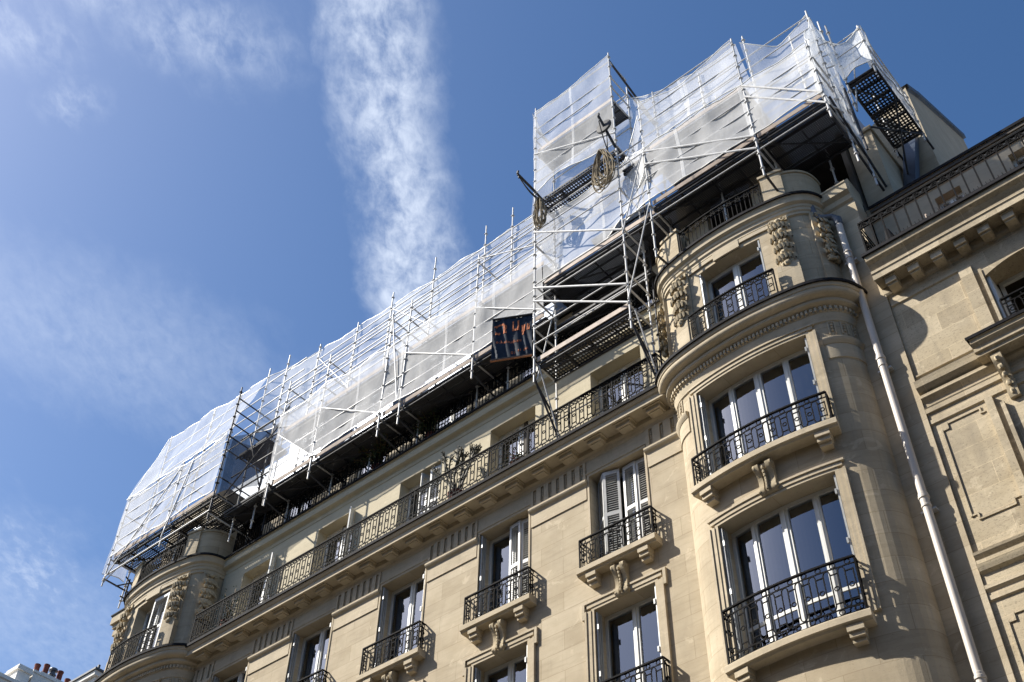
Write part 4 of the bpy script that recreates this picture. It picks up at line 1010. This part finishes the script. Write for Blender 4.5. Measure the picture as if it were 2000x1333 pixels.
def nets():
    netting('long white debris net tied along the front of the roofline scaffold', [(-20.5,-.79,21.45),(-11.06,-.79,21.45)], [(-20.6,-.79,23.95),(-18.8,-.79,24.1),(-16.3,-.79,23.9),(-15.7,-.79,24.0),(-13.3,-.79,23.75),(-11.1,-.79,23.9)], spans=5, sag=.14)
    netting('tall white net behind the upper guard rails above the long run', [(-22.2,.05,24.0),(-11.1,.05,23.7)], [(-22.2,.05,27.45),(-18,.05,27.2),(-15.7,.05,27.1),(-13.8,.05,27.05),(-12.8,.05,27.0),(-11.1,.05,26.95)], spans=6, sag=.12, mat='net_thin')
    netting('white net with stripes of rails across the front of the left corner scaffold', [(-27.1,-1.19,21.95),(-22.4,-1.19,21.98)], [(-27.15,-1.19,24.15),(-24.5,-1.19,24.05),(-22.42,-1.19,24.1)], spans=2, sag=.15)
    netting('white net sloping back over the left corner scaffold to its tall posts', [(-27.15,-1.19,24.1),(-22.42,-1.19,24.05)], [(-27.2,-.44,27.2),(-24.9,-.44,27.05),(-22.3,-.44,26.9)], spans=2, sag=.12, amp=.07, mat='net_thin')
    netting('upper white net between the left corner posts and the long run', [(-22.3,-.44,24.6),(-20.5,.04,24.2)], [(-22.3,-.44,26.9),(-20.5,.04,27.3)], spans=1, mat='net_thin')
    netting('wavy end net hanging at the far left side of the scaffold', [(-27.12,-1.19,21.4),(-27.3,-.42,21.6)], [(-27.15,-1.19,24.15),(-27.22,-.44,27.2)], spans=1, amp=.08)
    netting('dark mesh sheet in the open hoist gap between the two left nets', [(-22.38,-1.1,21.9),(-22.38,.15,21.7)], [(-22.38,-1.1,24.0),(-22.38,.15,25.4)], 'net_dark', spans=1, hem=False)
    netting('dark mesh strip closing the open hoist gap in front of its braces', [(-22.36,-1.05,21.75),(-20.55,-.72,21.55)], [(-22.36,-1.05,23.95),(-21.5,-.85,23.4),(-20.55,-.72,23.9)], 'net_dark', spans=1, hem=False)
    netting('white net boxing the top of the hoist tower', [(-11.05,-1.19,25.55),(-10.2,-1.19,25.75),(-9.2,-1.19,25.4),(-8.48,-1.19,25.35)], [(-11.05,-1.19,29.4),(-9.8,-1.19,29.4),(-8.5,-1.19,29.6)], spans=1, sag=.10, amp=.06, mat='net_thin')
    netting('sheer white net closing the back of the hoist tower', [(-11.02,-.36,24.2),(-8.5,-.36,24.6)], [(-11.02,-.36,28.4),(-8.5,-.36,28.6)], spans=1, mat='net_thin')
    netting('narrow white net down the left flank of the hoist tower', [(-11.08,-.38,23.5),(-11.08,-1.18,23.6)], [(-11.08,-.38,28.5),(-11.08,-1.18,29.4)], spans=1, amp=.06)
    netting('grey white net on the middle lift of the run behind the hoist tower', [(-11.05,-.83,22.45),(-9.2,-.83,22.5),(-8.4,-.9,22.9),(-7.8,-1.1,23.6)], [(-11.05,-.83,24.9),(-9.6,-.83,24.9),(-8.5,-.9,25.0),(-7.8,-1.12,25.9)], spans=2, sag=.12)
    netting('lower white net across the front of the right corner scaffold', [(-8.48,-1.0,22.45),(-7.75,-1.19,22.32),(-5.1,-1.19,22.3),(-3.5,-1.19,22.25)], [(-8.4,-.95,24.9),(-7.75,-1.19,24.4),(-6.3,-1.19,24.35),(-5.1,-1.19,24.35),(-3.5,-1.19,24.3)], spans=4, sag=.08)
    netting('upper white net stretched between the two tall front posts by the tower', [(-7.75,-1.19,24.3),(-5.1,-1.19,24.3)], [(-7.75,-1.19,26.35),(-6.4,-1.19,26.1),(-5.1,-1.19,26.3)], spans=1, sag=.2, mat='net_thin')
    netting('pale rear net from the tower to the right corner posts', [(-8.5,-.37,24.6),(-7.75,-.37,24.6),(-5.1,-.37,24.5)], [(-8.55,-.37,28.5),(-7.2,-.37,27.7),(-5.3,-.37,27.5)], spans=2, sag=.12, mat='net_thin')
    netting('high white net sagging between the rear right corner posts', [(-5.1,-.37,24.4),(-3.47,-.37,24.2)], [(-5.1,-.6,27.0),(-4.3,-.37,26.5),(-3.47,-.37,26.75)], spans=1, sag=.25, amp=.07, mat='net_thin')
    netting('crumpled plastic sheet down the right flank of the scaffold', [(-3.44,-1.18,21.7),(-3.42,-.3,21.9),(-3.40,.35,21.6)], [(-3.45,-1.18,24.3),(-3.45,-.4,26.6),(-3.42,.3,26.2)], 'sheet', spans=3, amp=.14, sag=.15, res=16)
    netting('white sheet around the cantilevered side platform', [(-3.2,-.40,23.45),(-2.5,-.40,23.45)], [(-3.4,-.40,25.6),(-3.0,-.40,25.0),(-2.5,-.40,24.95)], 'sheet', spans=1, amp=.1, sag=.3)
    netting('wrinkled white sheet along the outer edge of the side platform', [(-2.49,-.40,23.45),(-2.49,1.8,23.4)], [(-2.5,-.40,24.95),(-2.5,.6,24.6),(-2.5,1.8,24.1)], 'sheet', spans=2, amp=.12, sag=.2, res=14)
nets()

# ------------------------------------------------------------------ hoist arms, ropes, banner
def hoists():
    def arm(label, p, tip, wheel):
        T = thing('hoist_arm', label, 'hoist', p)
        bar(T, p, tip, 'jib', .035, 'pulley'); q = Vector(tip)+Vector((0,.06,-.02))
        bar(T, (p[0], p[1]+.35, p[2]-.05), (p[0], p[1], p[2]), 'jib_socket', .03, 'pulley')
        if wheel:
            m = MB(); c = q+Vector((0,.14,-.20))
            for x in (-.03, .03):
                ring = [(c.x+.19*math.cos(t), c.y+x, c.z+.19*math.sin(t)) for t in [2*math.pi*i/18 for i in range(18)]]
                m.add(ring+[tuple(c+Vector((0,x*1.4,0)))], [(i, (i+1)%18, 18) for i in range(18)])
            m.path([(c.x+.19*math.cos(t), c.y, c.z+.19*math.sin(t)) for t in [2*math.pi*i/18 for i in range(18)]], .033, 6, True); obj('pulley_wheel', m, 'pulley', T, True)
        m = MB(); m.tube(tip, (tip[0], tip[1]+.02, tip[2]+.14), .03, 6, True); m.tube((tip[0], tip[1]+.05, tip[2]), (tip[0], tip[1]+.05, tip[2]-.12), .02, 6, True); obj('hook', m, 'pulley', T)
        return T
    arm('black hoist arm jutting from the left post of the tower over a rope coil', (-10.99,-1.2,25.6), (-11.01,-1.85,25.66), False)
    arm('black hoist arm with a round pulley wheel on the right tower post', (-8.5,-1.2,25.2), (-8.56,-1.72,25.95), True)
    def rope(label, c, w, h, n, tails):
        T = thing('rope_coil', label, 'rope', c); m = MB()
        for k in range(n):
            ww = w*(.55+.6*rnd.random()); hh = h*(.78+.3*rnd.random()); dy = (rnd.random()-.5)*.14; dx = (rnd.random()-.5)*w*.5; ph = (rnd.random()-.5)*.3
            pts = []
            for i in range(21):
                t = 2*math.pi*i/20; x = math.sin(t+ph)*ww*.5*(.55+.45*(1-math.cos(t))/2); z = -(1-math.cos(t))/2*hh
                pts.append((c[0]+dx*(1-math.cos(t))/2+x, c[1]-.05+dy+.03*math.sin(3*t+k), c[2]+z))
            m.path(pts, .0125, 5)
        obj('loops', m, 'rope', T, True)
        m = MB()
        for a, b in tails:
            a = Vector(a); b = Vector(b); m.path([a.lerp(b, t)-Vector((0,0,.12*math.sin(math.pi*t))) for t in [i/8 for i in range(9)]], .014, 5)
        obj('tail', m, 'pulley', T)
    rope('tan rope hank hung from the left tower post below the hoist arm', (-10.78,-1.22,25.02), .34, 1.15, 14, [((-10.8,-1.2,25.0), (-11.01,-1.8,25.6)), ((-10.75,-1.2,25.0), (-11.0,-1.75,25.55))])
    rope('large tan rope coil dangling under the tower deck by the pulley', (-8.85,-1.22,25.22), .66, 1.45, 20, [((-8.72,-1.2,25.15), (-8.56,-1.42,25.65)), ((-8.7,-1.2,25.15), (-8.56,-1.72,25.75))])
hoists()
def banner():
    T = thing('banner', 'dark navy banner with orange lettering slung beside the tower post', 'banner', (-11.5,-1.4,20.4))
    a, b = Vector((-11.86,-1.6,0)), Vector((-11.06,-1.17,0)); z0, z1 = 19.72, 21.0; u = (b-a); n = Vector((u.y, -u.x, 0)).normalized()
    def pt(s, t, o=0): 
        w = .05*noise.noise(Vector((s*9+t*2.2, t*1.1, 3.7)))+.02*noise.noise(Vector((s*22+t*5, t*1.5, 9)))
        return a+u*s+n*(w+o)+Vector((0,0,z0+(z1-z0)*t+.03*(1-t)*math.sin(s*9)))
    m = MB(); N_, K = 44, 10
    m.add([pt(i/N_, j/K) for i in range(N_+1) for j in range(K+1)], [(i*(K+1)+j, (i+1)*(K+1)+j, (i+1)*(K+1)+j+1, i*(K+1)+j+1) for i in range(N_) for j in range(K)]); obj('cloth', m, 'banner', T, True)
    m = MB(); m.tube(a+Vector((0,0,z1+.02)), b+Vector((0,0,z1+.02)), .03, 8, True); m.tube(a+Vector((0,0,z0-.0)), b+Vector((0,0,z0)), .02, 8, True); obj('rail', m, 'pulley', T)
    m = MB(); m.tube(a+Vector((-.02,0,z0-.03)), b+Vector((0,0,z0-.03)), .022, 6, True); obj('bottom_batten', m, 'brown_wood', T)
    def text(body, s0, t0, size, sx=1.0):
        cu = bpy.data.curves.new('text', 'FONT'); cu.body = body; cu.size = size; ob = bpy.data.objects.new('tmp', cu); COL.objects.link(ob)
        me = bpy.data.meshes.new_from_object(ob.evaluated_get(bpy.context.evaluated_depsgraph_get())); bpy.data.objects.remove(ob)
        L_ = u.length
        for v in me.vertices: v.co = pt(s0+v.co.x*sx/L_, t0+v.co.y/(z1-z0), .006)
        me.materials.clear(); me.materials.append(MATS['banner_print']); obj('lettering', me, '', T)
    text('echafaudage', .1, .37, .13, .92); text('01 41 00', .48, .10, .12, .9)
    # emblem: ring segments and bars
    m = MB()
    def quad(s0, s1, t0, t1):
        k = 5; m.add([pt(s0+(s1-s0)*i/k, t, .006) for i in range(k+1) for t in (t0, t1)], [(2*i, 2*i+2, 2*i+3, 2*i+1) for i in range(k)])
    def arc(cs, ct, r0, r1, a0, a1):
        k = 12; v = []
        for i in range(k+1):
            an = a0+(a1-a0)*i/k
            for r in (r0, r1): v.append(pt(cs+r*math.cos(an), ct+r*.75*math.sin(an), .006))
        m.add(v, [(2*i, 2*i+2, 2*i+3, 2*i+1) for i in range(k)])
    arc(.2, .76, .10, .16, math.radians(-40), math.radians(170)); quad(.08, .2, .60, .66); quad(.28, .36, .62, .82); quad(.5, .54, .66, .9); quad(.54, .66, .66, .71); quad(.62, .67, .66, .92); quad(.72, .82, .6, .78); quad(.74, .79, .52, .62); quad(.86, .93, .62, .78)
    obj('emblem', m, 'banner_print', T)
banner()

# ------------------------------------------------------------------ plants and balcony furniture
def leafy(label, c, w, d, h, n, mat='leaf', mat2='leaf_dry', group=None, cat='plant', fo=0.):
    T = thing('potted_plant', label, cat, c)
    m = MB(); m.lathe(c, [(0,0),(.13,0),(.17,.26),(.19,.27),(.19,.3),(.15,.3)], 12); obj('pot', m, 'terracotta', T, True)
    st = MB(); a = MB(); b = MB()
    for k in range(max(6, n//25)):
        p = Vector(c)+Vector((0,0,.28)); q = Vector((c[0]+(rnd.random()-.5)*w, c[1]+fo+(rnd.random()-.5)*d, c[2]+.35+h*rnd.random())); mid = p.lerp(q, .5)+Vector((0,0,.1)); st.path([p, mid, q], .008, 4)
        for i in range(25):
            t = .25+.8*rnd.random(); e = p.lerp(q, t)+Vector(((rnd.random()-.5)*.2, (rnd.random()-.5)*.2, (rnd.random()-.3)*.16)); s = .03+.04*rnd.random()
            d1 = Vector((rnd.random()-.5, rnd.random()-.5, rnd.random()-.5)).normalized()*s; d2 = d1.cross(Vector((rnd.random()-.5, rnd.random()-.5, 1))).normalized()*s*.5
            (b if rnd.random() < .2 else a).add([e, e+d1*.5+d2, e+d1, e+d1*.5-d2], [(0,1,2,3)])
    obj('stems', st, 'leaf_dry', T); obj('foliage', a, mat, T); obj('dry_foliage', b, mat2, T)
def cactus(c):
    T = thing('potted_plant', 'spiky bare cactus-like plant rising over the long balcony rail', 'plant', c)
    m = MB(); m.lathe(c, [(0,0),(.15,0),(.2,.3),(.21,.34),(.17,.34)], 12); obj('pot', m, 'terracotta', T, True)
    m = MB()
    def grow(p, d, L_, r, lvl):
        q = p+d*L_; m.tube(p, q, r, 6, True)
        for k in range(5):
            e = p.lerp(q, .2+.18*k); s = Vector((rnd.random()-.5, rnd.random()-.5, rnd.random()*.6)).normalized(); m.tube(e, e+s*.075, r*.45, 4)
        if lvl < 3:
            for k in range(2):
                dd = (d+Vector((rnd.random()-.5, (rnd.random()-.5)*.6, rnd.random()*.3))*.9).normalized(); grow(q, dd, L_*.72, r*.8, lvl+1)
    for k in range(6): grow(Vector(c)+Vector((0,0,.3)), Vector(((k-2.5)*.22, (rnd.random()-.5)*.3, 1)).normalized(), .5, .028, 0)
    obj('stems', m, 'cactus', T)
def furniture():
    leafy('trailing leafy plant with dry tips on the upper balcony below the long net', (-17.3,.25,20.62), 1.5, .4, .6, 800, fo=-.32)
    leafy('dense dark shrub on the upper balcony near the banner side', (-15.45,.25,20.62), .9, .4, .7, 600, mat2='leaf', fo=-.28)
    leafy('small green bush peeping over the long rail near the left bay', (-21.75,-.22,17.67), .4, .3, .95, 200, mat2='leaf')
    leafy('red flowering pot behind the long balcony rail', (-12.25,-.15,17.67), .5, .25, .35, 160, mat2='flower')
    cactus((-14.0,-.22,17.67))
    # balcony of the neighbour
    def chair(label, x, y, rot):
        T = thing('folding_chair', label, 'chair', (x, y, 18.065), 'wooden chairs on the neighbour balcony'); c, s = math.cos(rot), math.sin(rot)
        def bx(name, x0, x1, y0, y1, z0, z1, tilt=0):
            m = MB(); m.box(x0, x1, y0, y1, z0, z1); m.v = [(x+(a*c-(b+tilt*(zz-.45))*s), y+(a*s+(b+tilt*(zz-.45))*c), 18.065+zz) for a, b, zz in m.v]; obj(name, m, 'brown_wood', T)
        for k in range(5): bx('seat_slat', -.2, .2, -.18+.075*k, -.12+.075*k, .43, .45)
        for k in range(4): bx('back_slat', -.2, .2, .2, .22, .56+.09*k, .62+.09*k, .25)
        for sx in (-.21, .19): bx('leg', sx, sx+.02, -.18, -.15, 0, .45, .4); bx('leg', sx, sx+.02, .17, .2, 0, .92, .25)
    chair('wooden slatted folding chair by the dark balcony door of the neighbour', -1.62, .2, .3); chair('wooden slatted chair standing open behind the neighbour rail', -2.02, .22, -.35)
    T = thing('crate', 'low wooden crate draped with a pink cloth on the neighbour balcony', 'crate', (-2.95, .1, 18.065))
    m = MB(); m.box(-3.2, -2.75, -.1, .3, 18.066, 18.42); obj('cloth', m, 'cloth_pink', T); m = MB(); m.box(-3.22, -2.72, -.12, .32, 18.42, 18.45); m.box(-2.75, -2.72, -.13, -.1, 18.066, 18.6); obj('frame', m, 'toe_wood', T)
    T = thing('parasol', 'closed dark parasol leaning in the corner behind the neighbour rail', 'parasol', (-3.5, .1, 18.065))
    m = MB(); m.lathe((0,0,0), [(.02,0),(.05,.1),(.14,.2),(.1,.6),(.04,.95),(0,1.0)], 10); m.v = [(x-3.45+.25*z*-.3, y+.1, z+18.07) for x, y, z in m.v]; obj('canopy', m, 'cloth_dark', T, True)
furniture()
